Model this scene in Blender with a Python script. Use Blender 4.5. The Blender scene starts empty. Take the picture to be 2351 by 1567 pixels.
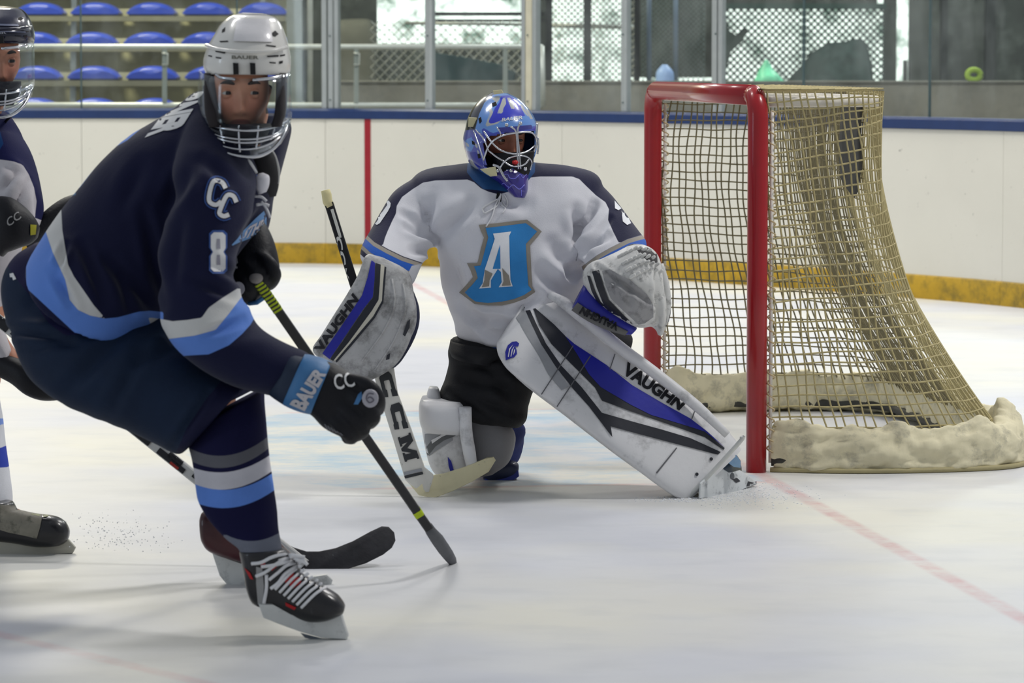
import bpy, bmesh, math, random
import numpy as np
from mathutils import Vector, Matrix
from mathutils.bvhtree import BVHTree
from mathutils.geometry import tessellate_polygon
random.seed(7); np.random.seed(7)
SC = bpy.context.scene
COL = SC.collection
# ---------------------------------------------------------------- camera, world, lights, exposure
FPX = 8200.0; CX = 1175.5; CY = 783.5; CAMH = 1.35; HOR = 135.0
TH = math.atan((CY - HOR) / FPX); CT, ST = math.cos(TH), math.sin(TH)
cd = bpy.data.cameras.new('camera'); cam = bpy.data.objects.new('camera', cd); COL.objects.link(cam)
cd.sensor_width = 36.0; cd.lens = FPX / 2351.0 * 36.0
cam.location = (0, 0, CAMH); cam.rotation_euler = (math.pi / 2 - TH, 0, 0)
cd.clip_end = 200; cd.dof.use_dof = True; cd.dof.focus_distance = 11.3; cd.dof.aperture_fstop = 8.0
SC.camera = cam
SC.view_settings.view_transform = 'Standard'; SC.view_settings.look = 'None'
SC.view_settings.gamma = 1.0; SC.view_settings.exposure = 0.0; SC.view_settings.use_curve_mapping = False
wd = bpy.data.worlds.new('rink_air'); SC.world = wd; wd.use_nodes = True
wd.node_tree.nodes['Background'].inputs[0].default_value = (0.86, 0.92, 1.0, 1)
wd.node_tree.nodes['Background'].inputs[1].default_value = 0.36
def area(name, loc, size, power, color=(1, .975, .945), target=None, sy=None):
    l = bpy.data.lights.new(name, 'AREA'); l.energy = power; l.size = size; l.color = color
    if sy: l.shape = 'RECTANGLE'; l.size_y = sy
    o = bpy.data.objects.new(name, l); COL.objects.link(o); o.location = loc
    if target is not None:
        o.rotation_euler = (Vector(target) - Vector(loc)).to_track_quat('-Z', 'Y').to_euler()
    return o
for i, (lx, ly, p) in enumerate([(4.6, 11.0, 330), (-3.0, 13.5, 130), (3.2, 16.5, 200), (-2.5, 20.0, 290), (4.0, 21.0, 160)]):
    area('ceiling_lamp', (lx, ly, 7.2), 1.6, p, sy=1.0)
area('window_light', (-8.8, 6.6, 2.6), .9, 60, (.72, .86, 1), target=(0, 9.5, 1), sy=3.6)
area('stand_lamp', (-4.5, 26.5, 6.5), 2.5, 620, (1, .93, .7), sy=1.0); area('rear_fill_light', (4.0, 29.0, 5.5), 2.0, 260, (.95, 1, .95), sy=1.0)  # second one: unseen fill light added to brighten the rear at right
# ---------------------------------------------------------------- pixel <-> space helpers
def W(px, py, Y):
    a = (px - CX) / FPX; b = -(py - CY) / FPX
    t = Y / (CT + b * ST)
    return Vector((a * t, Y, CAMH + t * (-ST + b * CT)))
def GP(px, py):
    Y = FPX * CAMH / (py - HOR)
    for _ in range(6):
        p = W(px, py, Y); Y *= CAMH / (CAMH - p.z)
    return W(px, py, Y)
def project(P):
    P = np.asarray(P, float); x = P[:, 0]; y = P[:, 1]; z = P[:, 2] - CAMH
    d = y * CT - z * ST; u = y * ST + z * CT
    return np.stack([CX + FPX * x / d, CY - FPX * u / d], 1)
# ---------------------------------------------------------------- materials
def lin(c):
    return tuple(((v / 255) / 12.92 if v / 255 <= .04045 else ((v / 255 + .055) / 1.055) ** 2.4) for v in c) + (1,)
class NT:
    def __init__(s, m): s.t = m.node_tree; s.n = s.t.nodes; s.l = s.t.links
    def new(s, ty, **kw):
        n = s.n.new(ty)
        for k, v in kw.items(): setattr(n, k, v)
        return n
    def put(s, sock, v):
        if hasattr(v, 'is_output'): s.l.new(v, sock)
        else: sock.default_value = v
    def math(s, op, a, b=0.0, c=0.0, clamp=False):
        n = s.new('ShaderNodeMath', operation=op, use_clamp=clamp)
        s.put(n.inputs[0], a); s.put(n.inputs[1], b); s.put(n.inputs[2], c); return n.outputs[0]
    def mix(s, f, a, b, bt='MIX'):
        n = s.new('ShaderNodeMix', data_type='RGBA', blend_type=bt)
        s.put(n.inputs[0], f); s.put(n.inputs[6], a); s.put(n.inputs[7], b); return n.outputs[2]
    def noise(s, scale, detail=3, vec=None, rough=.55):
        n = s.new('ShaderNodeTexNoise'); n.inputs['Scale'].default_value = scale
        n.inputs['Detail'].default_value = detail; n.inputs['Roughness'].default_value = rough
        if vec is not None: s.l.new(vec, n.inputs['Vector'])
        return n.outputs['Fac']
    def ramp(s, f, lo, hi, a=0.0, b=1.0):
        n = s.new('ShaderNodeMapRange'); s.put(n.inputs[0], f)
        n.inputs[1].default_value = lo; n.inputs[2].default_value = hi
        n.inputs[3].default_value = a; n.inputs[4].default_value = b; n.clamp = True; return n.outputs[0]
    def objco(s, scale=None, rot=None):
        n = s.new('ShaderNodeTexCoord'); o = n.outputs['Object']
        if scale or rot:
            m = s.new('ShaderNodeMapping'); s.l.new(o, m.inputs[0])
            if scale: m.inputs['Scale'].default_value = scale
            if rot: m.inputs['Rotation'].default_value = rot
            o = m.outputs[0]
        return o
def mat(name, col, rough=.6, metal=0.0, var=.08, vs=12, bump=.15, bs=60, dirt=None, layers=None, emis=None, trans=0, coat=0, spec=.4, sheen=0, fabric=False, ior=1.45, alpha=1.0):
    """layers: list of (attribute name, colour); dirt: (colour, scale, lo, hi, strength)"""
    m = bpy.data.materials.new(name); m.use_nodes = True; t = NT(m); b = t.n['Principled BSDF']
    co = t.objco(); c = lin(col)
    base = t.new('ShaderNodeRGB'); base.outputs[0].default_value = c; cur = base.outputs[0]
    for at, lc in (layers or []):
        a = t.new('ShaderNodeAttribute', attribute_name=at)
        cur = t.mix(t.ramp(a.outputs['Fac'], -.7, .7), cur, lin(lc))
    if var:
        f = t.noise(vs, 4, co); v = t.ramp(f, .3, .7, 1 - var, 1 + var)
        vm = t.new('ShaderNodeVectorMath', operation='SCALE'); t.l.new(cur, vm.inputs[0]); t.l.new(v, vm.inputs['Scale']); cur = vm.outputs[0]
    if dirt:
        dc, dsc, lo, hi, st = dirt
        f = t.ramp(t.noise(dsc, 6, co, .7), lo, hi, 0, st)
        cur = t.mix(f, cur, lin(dc))
    t.l.new(cur, b.inputs['Base Color'])
    b.inputs['Roughness'].default_value = rough; b.inputs['Metallic'].default_value = metal
    b.inputs['Specular IOR Level'].default_value = spec; b.inputs['Coat Weight'].default_value = coat
    b.inputs['Coat Roughness'].default_value = .08; b.inputs['Sheen Weight'].default_value = sheen
    b.inputs['Transmission Weight'].default_value = trans; b.inputs['IOR'].default_value = ior; b.inputs['Alpha'].default_value = alpha
    if emis:
        b.inputs['Emission Color'].default_value = lin(emis[0]); b.inputs['Emission Strength'].default_value = emis[1]
    if bump:
        bn = t.new('ShaderNodeBump'); bn.inputs['Strength'].default_value = bump; bn.inputs['Distance'].default_value = .004
        t.l.new(t.noise(bs, 4, co), bn.inputs['Height']); t.l.new(bn.outputs[0], b.inputs['Normal'])
    return m
_mc = {}
def M(name, *a, **k):
    if name not in _mc: _mc[name] = mat(name, *a, **k)
    return _mc[name]
# ---------------------------------------------------------------- geometry accumulation
def crom(P, sub):
    P = np.asarray(P, float); n = len(P)
    if sub <= 1 or n < 3:
        if n == 2 and sub > 1:
            return np.array([P[0] + (P[1] - P[0]) * t for t in np.linspace(0, 1, sub + 1)])
        return P
    E = np.vstack([2 * P[0] - P[1], P, 2 * P[-1] - P[-2]]); out = []
    for i in range(n - 1):
        p0, p1, p2, p3 = E[i:i + 4]
        for k in range(sub):
            t = k / sub
            out.append(.5 * (2 * p1 + (p2 - p0) * t + (2 * p0 - 5 * p1 + 4 * p2 - p3) * t * t + (3 * p1 - p0 - 3 * p2 + p3) * t ** 3))
    out.append(P[-1]); return np.array(out)
class MB:
    def __init__(s): s.v = []; s.f = []; s.mi = []
    def add(s, V, Fc, mi=0):
        o = len(s.v); s.v += [tuple(p) for p in V]
        for f in Fc: s.f.append(tuple(i + o for i in f)); s.mi.append(mi)
        return s
    def rings(s, R, closed=True, cap=True, mi=0):
        n = len(R[0]); V = [p for r in R for p in r]; Fc = []
        for i in range(len(R) - 1):
            for j in range(n if closed else n - 1):
                k = (j + 1) % n; Fc.append((i * n + j, i * n + k, (i + 1) * n + k, (i + 1) * n + j))
        if cap and closed:
            for i, rev in ((0, False), (len(R) - 1, True)):
                c = sum((Vector(p) for p in R[i]), Vector()) / n; V.append(c); ci = len(V) - 1
                for j in range(n):
                    k = (j + 1) % n
                    Fc.append((ci, i * n + k, i * n + j) if not rev else (ci, i * n + j, i * n + k))
        return s.add(V, Fc, mi)
    def loft(s, secs, n=28, sub=5, ex=2.0, cap=True, arc=None, mi=0, dy=0):
        """secs rows: ax, ay, bx, by, Y, thick[, bulge_x, bulge_y[, dY]]  (pixels, metres)"""
        S = crom([list(r) + [0] * (9 - len(r)) for r in secs], sub); R = []
        for r in S:
            ax, ay, bx, by, Y, th, ux, uy, dY = r; Y += dy
            A = W(ax, ay, Y - dY); B = W(bx, by, Y + dY); c = (A + B) / 2; u = (B - A) / 2
            cp = W((ax + bx) / 2, (ay + by) / 2, Y); bl = W((ax + bx) / 2 + ux, (ay + by) / 2 + uy, Y) - cp
            w = Vector((0, -1, 0)) * th + bl; ring = []
            n_ = n if arc is None else n + 1
            for k in range(n_):
                t = 2 * math.pi * k / n if arc is None else arc[0] + (arc[1] - arc[0]) * k / n
                ct, st = math.cos(t), math.sin(t)
                ring.append(c - u * (math.copysign(abs(ct) ** (2 / ex), ct)) + w * (math.copysign(abs(st) ** (2 / ex), st)))
            R.append(ring)
        return s.rings(R, closed=arc is None, cap=cap and arc is None, mi=mi)
    def tube(s, pts, r, n=8, sub=1, mi=0, flat=1.0, cap=True):
        P = crom([list(p) for p in pts], sub); rr = r if hasattr(r, '__len__') else [r] * len(pts)
        rs = np.interp(np.linspace(0, len(pts) - 1, len(P)), range(len(pts)), rr); R = []
        up = None
        for i, p in enumerate(P):
            d = Vector(P[min(i + 1, len(P) - 1)] - P[max(i - 1, 0)])
            if d.length < 1e-9: d = Vector((0, 0, 1))
            d.normalize()
            if up is None: up = Vector((0, 1, 0)) if abs(d.y) < .9 else Vector((1, 0, 0))
            x = d.cross(up).normalized(); up = x.cross(d).normalized(); p = Vector(p)
            R.append([p + x * math.cos(2 * math.pi * k / n) * rs[i] + up * math.sin(2 * math.pi * k / n) * rs[i] * flat for k in range(n)])
        return s.rings(R, cap=cap, mi=mi)
    def bar(s, P0, P1, w, h, up=(0, 1, 0), mi=0, w1=None, bev=.15):
        """rectangular section: w across, h along 'up'"""
        P0 = Vector(P0); P1 = Vector(P1); d = (P1 - P0).normalized(); up = Vector(up)
        x = d.cross(up).normalized(); y = x.cross(d).normalized(); R = []
        for p, ww in ((P0, w), (P1, w1 or w)):
            q = min(ww, h) * bev
            R.append([p + x * a + y * b for a, b in ((ww / 2 - q, h / 2), (-ww / 2 + q, h / 2), (-ww / 2, h / 2 - q), (-ww / 2, -h / 2 + q), (-ww / 2 + q, -h / 2), (ww / 2 - q, -h / 2), (ww / 2, -h / 2 + q), (ww / 2, h / 2 - q))])
        return s.rings(R, mi=mi)
    def box(s, lo, hi, mi=0):
        a, b, c = lo; d, e, f = hi
        V = [(a, b, c), (d, b, c), (d, e, c), (a, e, c), (a, b, f), (d, b, f), (d, e, f), (a, e, f)]
        return s.add(V, [(0, 3, 2, 1), (4, 5, 6, 7), (0, 1, 5, 4), (1, 2, 6, 5), (2, 3, 7, 6), (3, 0, 4, 7)], mi)
    def slab(s, pts, th, mi=0, sub=1):
        """closed pixel outline (x, y, Y) given real thickness along the depth direction"""
        P = [W(*p) for p in pts]; n = len(P); h = Vector((0, th / 2, 0))
        c = sum(P, Vector()) / n; q = .12
        V = []
        for off, sc in ((-1, .96), (-.7, 1), (.7, 1), (1, .96)):
            V += [c + (p - c) * sc + h * off for p in P]
        Fc = [tuple(range(n)), tuple(reversed(range(3 * n, 4 * n)))]
        for k in range(3):
            for i in range(n):
                j = (i + 1) % n; Fc.append((k * n + i, (k + 1) * n + i, (k + 1) * n + j, k * n + j))
        return s.add(V, Fc, mi)
    def ball(s, c, r, n=14, mi=0, sc=(1, 1, 1), rot=None):
        R = []; c = Vector(c); rot = rot or Matrix.Identity(3)
        for i in range(1, n):
            a = math.pi * i / n
            R.append([c + rot @ Vector((r * sc[0] * math.sin(a) * math.cos(b), r * sc[1] * math.sin(a) * math.sin(b), r * sc[2] * math.cos(a))) for b in [2 * math.pi * k / (n * 2) for k in range(n * 2)]])
        return s.rings(R, mi=mi)
    def capsule(s, P0, r0, P1, r1, n=16):
        P0 = Vector(P0); P1 = Vector(P1); d = (P1 - P0); L = d.length or 1e-6; d /= L; pts = []; rs = []
        for t in (-.98, -.7, -.35, 0): pts.append(P0 + d * r0 * t); rs.append(r0 * math.sqrt(1 - t * t))
        for t in (0, .35, .7, .98): pts.append(P1 + d * r1 * t); rs.append(r1 * math.sqrt(1 - t * t))
        return s.tube(pts, rs, n)
    def mesh(s, name):
        m = bpy.data.meshes.new(name); m.from_pydata(s.v, [], s.f); return m
    def build(s, name, mats, parent=None, smooth=True, remesh=None, smit=4, origin=None, auto=None):
        m = s.mesh(name)
        mats = mats if isinstance(mats, (list, tuple)) else [mats]
        for x in mats: m.materials.append(x)
        m.polygons.foreach_set('material_index', s.mi)
        bm = bmesh.new(); bm.from_mesh(m); bmesh.ops.recalc_face_normals(bm, faces=bm.faces); bm.to_mesh(m); bm.free()
        o = bpy.data.objects.new(name, m); COL.objects.link(o)
        if remesh: remesh_obj(o, remesh, smit)
        if smooth: o.data.polygons.foreach_set('use_smooth', [True] * len(o.data.polygons))
        if auto and smooth:
            o.data.set_sharp_from_angle(angle=math.radians(auto))
        if origin is not None:
            o.data.transform(Matrix.Translation(-Vector(origin))); o.location = origin
        setpar(o, parent)
        return o
def remesh_obj(o, vox, smit=4):
    md = o.modifiers.new('r', 'REMESH'); md.mode = 'VOXEL'; md.voxel_size = vox
    if smit: sm = o.modifiers.new('s', 'SMOOTH'); sm.factor = .5; sm.iterations = smit
    dg = bpy.context.evaluated_depsgraph_get(); dg.update()
    nm = bpy.data.meshes.new_from_object(o.evaluated_get(dg)); o.modifiers.clear()
    old = o.data; nm.name = old.name; mats = list(old.materials)
    o.data = nm; nm.materials.clear()
    for x in mats: nm.materials.append(x)
    bpy.data.meshes.remove(old)
def setpar(o, parent):
    if parent is not None:
        o.parent = parent
        if parent.parent is None: o.matrix_parent_inverse = Matrix.Translation(-parent.location)
def tag(o, label=None, cat=None, group=None, kind=None):
    for k, v in (('label', label), ('category', cat), ('group', group), ('kind', kind)):
        if v: o[k] = v
    return o
def empty(name, loc, label=None, cat=None, group=None):
    o = bpy.data.objects.new(name, None); COL.objects.link(o); o.location = loc; o.empty_display_size = .1
    return tag(o, label, cat, group)
def verts(o):
    a = np.empty(len(o.data.vertices) * 3); o.data.vertices.foreach_get('co', a); a = a.reshape(-1, 3)
    return a + np.array(o.location) if o.parent is None else a
def setverts(o, a):
    if o.parent is None: a = a - np.array(o.location)
    o.data.vertices.foreach_set('co', a.ravel()); o.data.update()
def normals(o):
    a = np.empty(len(o.data.vertices) * 3); o.data.vertices.foreach_get('normal', a); return a.reshape(-1, 3)
# ---------------------------------------------------------------- folds, paint, decals
def creases(o, lines, amp=1.0):
    """lines: (x0, y0, x1, y1, width_px, depth_m) grooves (depth > 0) or ridges pressed into the cloth"""
    P = verts(o); N = normals(o); q = project(P); D = np.zeros(len(P))
    for x0, y0, x1, y1, w, d in lines:
        a = np.array([x0, y0], float); b = np.array([x1, y1], float); ab = b - a; L2 = ab @ ab
        t = np.clip(((q - a) @ ab) / L2, 0, 1); dist = np.linalg.norm(q - a - t[:, None] * ab, axis=1)
        fade = np.sin(np.pi * np.clip(t * .8 + .1, 0, 1))
        D -= d * amp * fade * (np.exp(-(dist / w) ** 2) - .55 * np.exp(-((dist - 1.7 * w) / w) ** 2))
    setverts(o, P + N * D[:, None])
def lumps(o, amp, scale, seed=0, aniso=(1, 1, 1)):
    from mathutils import noise as mn
    P = verts(o); N = normals(o)
    D = np.array([mn.noise(Vector((p[0] * scale * aniso[0] + seed, p[1] * scale * aniso[1], p[2] * scale * aniso[2]))) for p in P])
    setverts(o, P + N * (D * amp)[:, None])
def sdf(q, poly):
    p = np.asarray(poly, float); n = len(p); d = np.full(len(q), 1e9); ins = np.zeros(len(q), bool)
    for i in range(n):
        a = p[i]; b = p[(i + 1) % n]; e = b - a; w = q - a
        t = np.clip((w @ e) / max(e @ e, 1e-9), 0, 1); d = np.minimum(d, np.linalg.norm(w - t[:, None] * e, axis=1))
        c = (a[1] > q[:, 1]) != (b[1] > q[:, 1])
        with np.errstate(divide='ignore', invalid='ignore'):
            xi = (b[0] - a[0]) * (q[:, 1] - a[1]) / (b[1] - a[1] if b[1] != a[1] else 1e-9) + a[0]
        ins ^= c & (q[:, 0] < xi)
    return np.where(ins, d, -d)
def paint(o, name, base, layers, front=False, **kw):
    """layers: (outline in pixels, colour). stores one signed-distance attribute per layer on the mesh"""
    q = project(verts(o)); L = []; N = normals(o)
    for i, (poly, c) in enumerate(layers):
        d = np.clip(sdf(q, poly), -40, 40)
        if front: d = np.where(N[:, 1] > .25, -40, d)
        a = o.data.attributes.new('k%d' % i, 'FLOAT', 'POINT'); a.data.foreach_set('value', d); L.append(('k%d' % i, c))
    m = mat(name, base, layers=L, **kw); o.data.materials.clear(); o.data.materials.append(m)
    return o
def band(curve, o1, o2, vec):
    v = np.array(vec, float); c = np.array(curve, float); return list(map(tuple, c + v * o1)) + list(map(tuple, (c + v * o2)[::-1]))
def bvh(*objs):
    V = []; Fc = []
    for o in objs:
        k = len(V); V += [tuple(p) for p in verts(o)]; Fc += [tuple(i + k for i in p.vertices) for p in o.data.polygons]
    return BVHTree.FromPolygons(V, Fc)
CAMP = Vector((0, 0, CAMH))
def decal_bm(name, bm, tree, m, off, parent, L=9, fallback=None):
    for _ in range(5):
        e = [e for e in bm.edges if (e.verts[0].co - e.verts[1].co).length > L]
        if not e: break
        bmesh.ops.subdivide_edges(bm, edges=e, cuts=1); bmesh.ops.triangulate(bm, faces=bm.faces)
    hits = {}; ys = []
    for v in bm.verts:
        d = (W(v.co.x, v.co.y, 10) - CAMP).normalized(); h = tree.ray_cast(CAMP, d)
        if h[0] is not None: hits[v] = (h[0], h[1], d); ys.append(h[0].y)
    if not ys: bm.free(); return None
    ys = np.array(ys); med = float(np.median(ys))
    dead = []
    for v in bm.verts:
        if v in hits and abs(hits[v][0].y - med) < .30:
            v.co = hits[v][0] - hits[v][2] * off
        else: dead.append(v)
    bmesh.ops.delete(bm, geom=dead, context='VERTS')
    if not bm.faces: bm.free(); return None
    me = bpy.data.meshes.new(name); bm.to_mesh(me); bm.free(); me.materials.append(m)
    me.polygons.foreach_set('use_smooth', [True] * len(me.polygons))
    o = bpy.data.objects.new(name, me); COL.objects.link(o); setpar(o, parent); return o
def decal(name, polys, tree, m, parent, off=.002, L=8):
    if len(polys) > 1:
        for q in polys: r = decal(name, [q], tree, m, parent, off, L)
        return r
    bm = bmesh.new()
    for poly in polys:
        vs = [bm.verts.new((x, y, 0)) for x, y in poly]
        for t3 in tessellate_polygon([[Vector((x, y, 0)) for x, y in poly]]):
            if len(set(t3)) == 3 and not bm.faces.get([vs[k] for k in t3]): bm.faces.new([vs[k] for k in t3])
    return decal_bm(name, bm, tree, m, off, parent, L)
def text_bm(s, quad, bold=.02, shear=0):
    cu = bpy.data.curves.new('t', 'FONT'); cu.body = s; cu.offset = bold; cu.size = 1; cu.shear = shear; cu.resolution_u = 3
    o = bpy.data.objects.new('t', cu); COL.objects.link(o)
    dg = bpy.context.evaluated_depsgraph_get(); dg.update()
    me = bpy.data.meshes.new_from_object(o.evaluated_get(dg)); bpy.data.objects.remove(o)
    bm = bmesh.new(); bm.from_mesh(me); bpy.data.meshes.remove(me)
    xs = [v.co.x for v in bm.verts]; ys = [v.co.y for v in bm.verts]; x0, x1, y0, y1 = min(xs), max(xs), min(ys), max(ys)
    bl, br, tr, tl = [np.array(q, float) for q in quad]
    for v in bm.verts:
        u = (v.co.x - x0) / (x1 - x0); w = (v.co.y - y0) / (y1 - y0)
        p = (bl * (1 - u) + br * u) * (1 - w) + (tl * (1 - u) + tr * u) * w
        v.co = (p[0], p[1], 0)
    bmesh.ops.triangulate(bm, faces=bm.faces); return bm
GLYPH = {'C': [(1, .34), (1, 0), (.80, 0), (.76, .05), (.16, .05), (0, .2), (0, .8), (.16, .95), (.76, .95), (.80, 1), (1, 1), (1, .62), (.72, .62), (.68, .70), (.36, .70), (.32, .66), (.32, .34), (.36, .30), (.68, .30), (.72, .38)],
 'M': [(0, 0), (.38, 0), (.38, .14), (.30, .18), (.30, .58), (.46, .0), (.56, .0), (.72, .58), (.72, .18), (.64, .14), (.64, 0), (1, 0), (1, .14), (.95, .18), (.95, .82), (1, .86), (1, 1), (.70, 1), (.51, .42), (.32, 1), (0, 1), (0, .86), (.06, .82), (.06, .18), (0, .14)]}
def glyph(name, ch, quad, tree, m, parent, off=.003):
    bl, br, tr, tl = [np.array(q, float) for q in quad]
    return decal(name, [[tuple((bl * (1 - u) + br * u) * (1 - w) + (tl * (1 - u) + tr * u) * w) for u, w in GLYPH[ch]]], tree, m, parent, off)
def letters(name, s, quad, tree, m, parent, off=.003, bold=.02, shear=0):
    return decal_bm(name, text_bm(s, quad, bold, shear), tree, m, off, parent)
def ellipse(cx, cy, rx, ry, n=20, rot=0):
    return [(cx + rx * math.cos(t) * math.cos(rot) - ry * math.sin(t) * math.sin(rot), cy + rx * math.cos(t) * math.sin(rot) + ry * math.sin(t) * math.cos(rot)) for t in [2 * math.pi * k / n for k in range(n)]]
# ================================================================ THE SETTING
NEAR = GP(1736, 1083); FARP = GP(1497, 952)
gv = (FARP - NEAR); gv.z = 0; GL = gv.length; gv.normalize(); bv = Vector((gv.y, -gv.x, 0))
def NP(s, d, z): return NEAR * 1.0 + gv * s + bv * d + Vector((0, 0, z))
def ice_mat():
    m = bpy.data.materials.new('ice'); m.use_nodes = True; t = NT(m); b = t.n['Principled BSDF']
    co = t.objco(); sep = t.new('ShaderNodeSeparateXYZ'); t.l.new(co, sep.inputs[0]); x, y = sep.outputs[0], sep.outputs[1]
    dx = t.math('SUBTRACT', x, NEAR.x); dy = t.math('SUBTRACT', y, NEAR.y)
    s_ = t.math('ADD', t.math('MULTIPLY', dx, gv.x), t.math('MULTIPLY', dy, gv.y))
    d_ = t.math('ADD', t.math('MULTIPLY', dx, bv.x), t.math('MULTIPLY', dy, bv.y))
    streak = t.noise(3.4, 7, t.objco((.8, 1.3, 1), (0, 0, .12)), .68)
    big = t.noise(.55, 3, co); mid = t.noise(5, 5, t.objco((.8, 1.1, 1))); fine = t.noise(90, 4, t.objco((.5, 1.5, 1)), .7)
    c = t.mix(t.ramp(big, .4, .62), lin((206, 208, 215)), lin((222, 220, 208)))
    c = t.mix(t.ramp(streak, .42, .75, 0, .22), c, lin((232, 233, 232)))
    c = t.mix(t.ramp(mid, .5, .72, 0, .25), c, lin((180, 184, 190)))
    # crease paint (faded light blue) and its thin red edge
    cs = t.math('SUBTRACT', s_, GL / 2)
    rad = t.math('SQRT', t.math('ADD', t.math('MULTIPLY', cs, cs), t.math('MULTIPLY', d_, d_)))
    inner = t.ramp(t.math('ABSOLUTE', cs), 1.20, 1.24, 1, 0)
    fr = t.ramp(d_, -.03, 0, 1, 0); ci = t.ramp(rad, 1.80, 1.84, 1, 0)
    cre = t.math('MULTIPLY', t.math('MULTIPLY', inner, fr), ci)
    wear = t.ramp(t.noise(2.6, 6, t.objco((.8, 1.3, 1), (0, 0, .1)), .74), .42, .64, .0, .75)
    c = t.mix(t.math('MULTIPLY', cre, wear), c, lin((150, 188, 214)))
    e1 = t.math('MULTIPLY', t.ramp(t.math('ABSOLUTE', t.math('SUBTRACT', t.math('ABSOLUTE', cs), 1.23)), .018, .03, 1, 0), t.math('MULTIPLY', fr, t.ramp(d_, -1.4, -1.35, 0, 1)))
    fade = t.ramp(t.noise(7, 5, co, .7), .35, .7, .1, .62)
    c = t.mix(t.math('MULTIPLY', e1, t.math('MULTIPLY', fade, .6)), c, lin((205, 120, 110)))
    gl = t.ramp(t.math('ABSOLUTE', d_), .016, .036, 1, 0)
    c = t.mix(t.math('MULTIPLY', gl, t.math('MULTIPLY', fade, .85)), c, lin((190, 92, 104)))
    # faded red circle line in the near left corner of the ice
    A = GP(0, 1455); B = GP(430, 1558); e = (B - A).normalized()
    ln = t.math('ABSOLUTE', t.math('ADD', t.math('MULTIPLY', t.math('SUBTRACT', x, A.x), -e.y), t.math('MULTIPLY', t.math('SUBTRACT', y, A.y), e.x)))
    ln = t.math('MULTIPLY', t.ramp(ln, .014, .035, 1, 0), t.ramp(x, .0, -.6, 0, 1))
    c = t.mix(t.math('MULTIPLY', ln, t.math('MULTIPLY', fade, .6)), c, lin((200, 120, 130)))
    t.l.new(c, b.inputs['Base Color']); b.inputs['Roughness'].default_value = .42; b.inputs['Specular IOR Level'].default_value = .25
    bn = t.new('ShaderNodeBump'); bn.inputs['Strength'].default_value = .25; bn.inputs['Distance'].default_value = .006
    t.l.new(t.math('ADD', streak, t.math('MULTIPLY', fine, .35)), bn.inputs['Height']); t.l.new(bn.outputs[0], b.inputs['Normal'])
    return m
# boards: the rounded corner of the rink, read off its foot on the ice
foot_px = [(-3600, 600), (-2200, 602), (-900, 603), (-300, 602), (150, 602), (650, 603.5), (845, 607), (1000, 612), (1260, 626), (1520, 641), (1740, 656), (2104, 684), (2351, 707), (2700, 748), (3150, 830)]
foot = crom([list(GP(*p))[:2] for p in foot_px], 6)
seg = np.r_[0, np.cumsum(np.linalg.norm(np.diff(foot, axis=0), axis=1))]
def at_len(l): return Vector((np.interp(l, seg, foot[:, 0]), np.interp(l, seg, foot[:, 1]), 0))
def len_at_px(px):
    q = CX + FPX * foot[:, 0] / (foot[:, 1] * CT + CAMH * ST); return float(np.interp(px, q, seg))
def outn(l):
    d = (at_len(l + .05) - at_len(l - .05)).normalized(); return Vector((-d.y, d.x, 0))
def sweep(l0, l1, prof, mb=None, mi=0, step=.2):
    """sweep a (offset outwards, height) outline along the boards"""
    mb = mb or MB(); n = max(2, int((l1 - l0) / step) + 1)
    R = [[at_len(l) + outn(l) * a + Vector((0, 0, z)) for a, z in prof] for l in np.linspace(l0, l1, n)]
    return mb.rings(R, mi=mi)
ice = MB(); fl = [tuple(at_len(l)) for l in seg]; back = [(p[0], p[1] + .03, 0) for p in fl]
ice.add([(-14, -4, 0), (14, -4, 0)] + back[::-1], [tuple(range(2 + len(back)))])
tag(ice.build('floor', ice_mat(), smooth=False), kind='structure')
cf = MB().box((-16, 17, -.35), (18, 40, -.02))
tag(cf.build('floor', M('concrete_floor', (120, 118, 110), .8), smooth=False), kind='structure')
ZB = 1.015
white_bd = M('board_white', (214, 212, 202), .38, var=.03, vs=1.5, bump=.03, dirt=((60, 60, 60), 26, .66, .71, .75))
yellow_bd = M('kick_plate_yellow', (176, 142, 36), .5, var=.14, vs=8, dirt=((98, 88, 40), 11, .46, .66, .7))
blue_rail = M('rail_blue', (34, 54, 98), .4, var=.08)
wb = bpy.data.objects.new('wall_boards', None); COL.objects.link(wb); wb['kind'] = 'structure'; wb.location = at_len(len_at_px(1175))
seams = [seg[0] + .05] + [len_at_px(p) for p in (-350, 190, 748, 1290, 1828, 2300, 2800)] + [seg[-1] - .05]
for i in range(len(seams) - 1):
    sweep(seams[i] + .0012, seams[i + 1] - .0012, [(0, .13), (.04, .13), (.04, .955), (0, .955)]).build('board_panel', white_bd, wb, auto=40)
    sweep(seams[i] + .001, seams[i + 1] - .001, [(-.012, 0), (.04, 0), (.04, .135), (-.004, .135), (-.012, .125)]).build('kick_plate', yellow_bd, wb, auto=40)
l = len_at_px(845); w_ = .022
sweep(l - w_, l + w_, [(-.004, .13), (.0, .13), (.0, .955), (-.004, .955)], step=.01).build('goal_line_stripe', M('stripe_red', (150, 32, 44), .4), wb, auto=40)
sweep(seg[0] + .05, seg[-1] - .05, [(.042, .0), (.10, .0), (.10, .955), (.042, .955)], step=.3).build('board_backing', M('backing', (90, 92, 96), .7), wb, auto=40)
tr = sweep(seg[0] + .05, seg[-1] - .05, [(-.015, .957), (.11, .957), (.11, ZB), (.09, ZB + .008), (.0, ZB + .008), (-.015, ZB - .006)]).build('trim_1', blue_rail, auto=40)
tag(tr, kind='structure')
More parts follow.
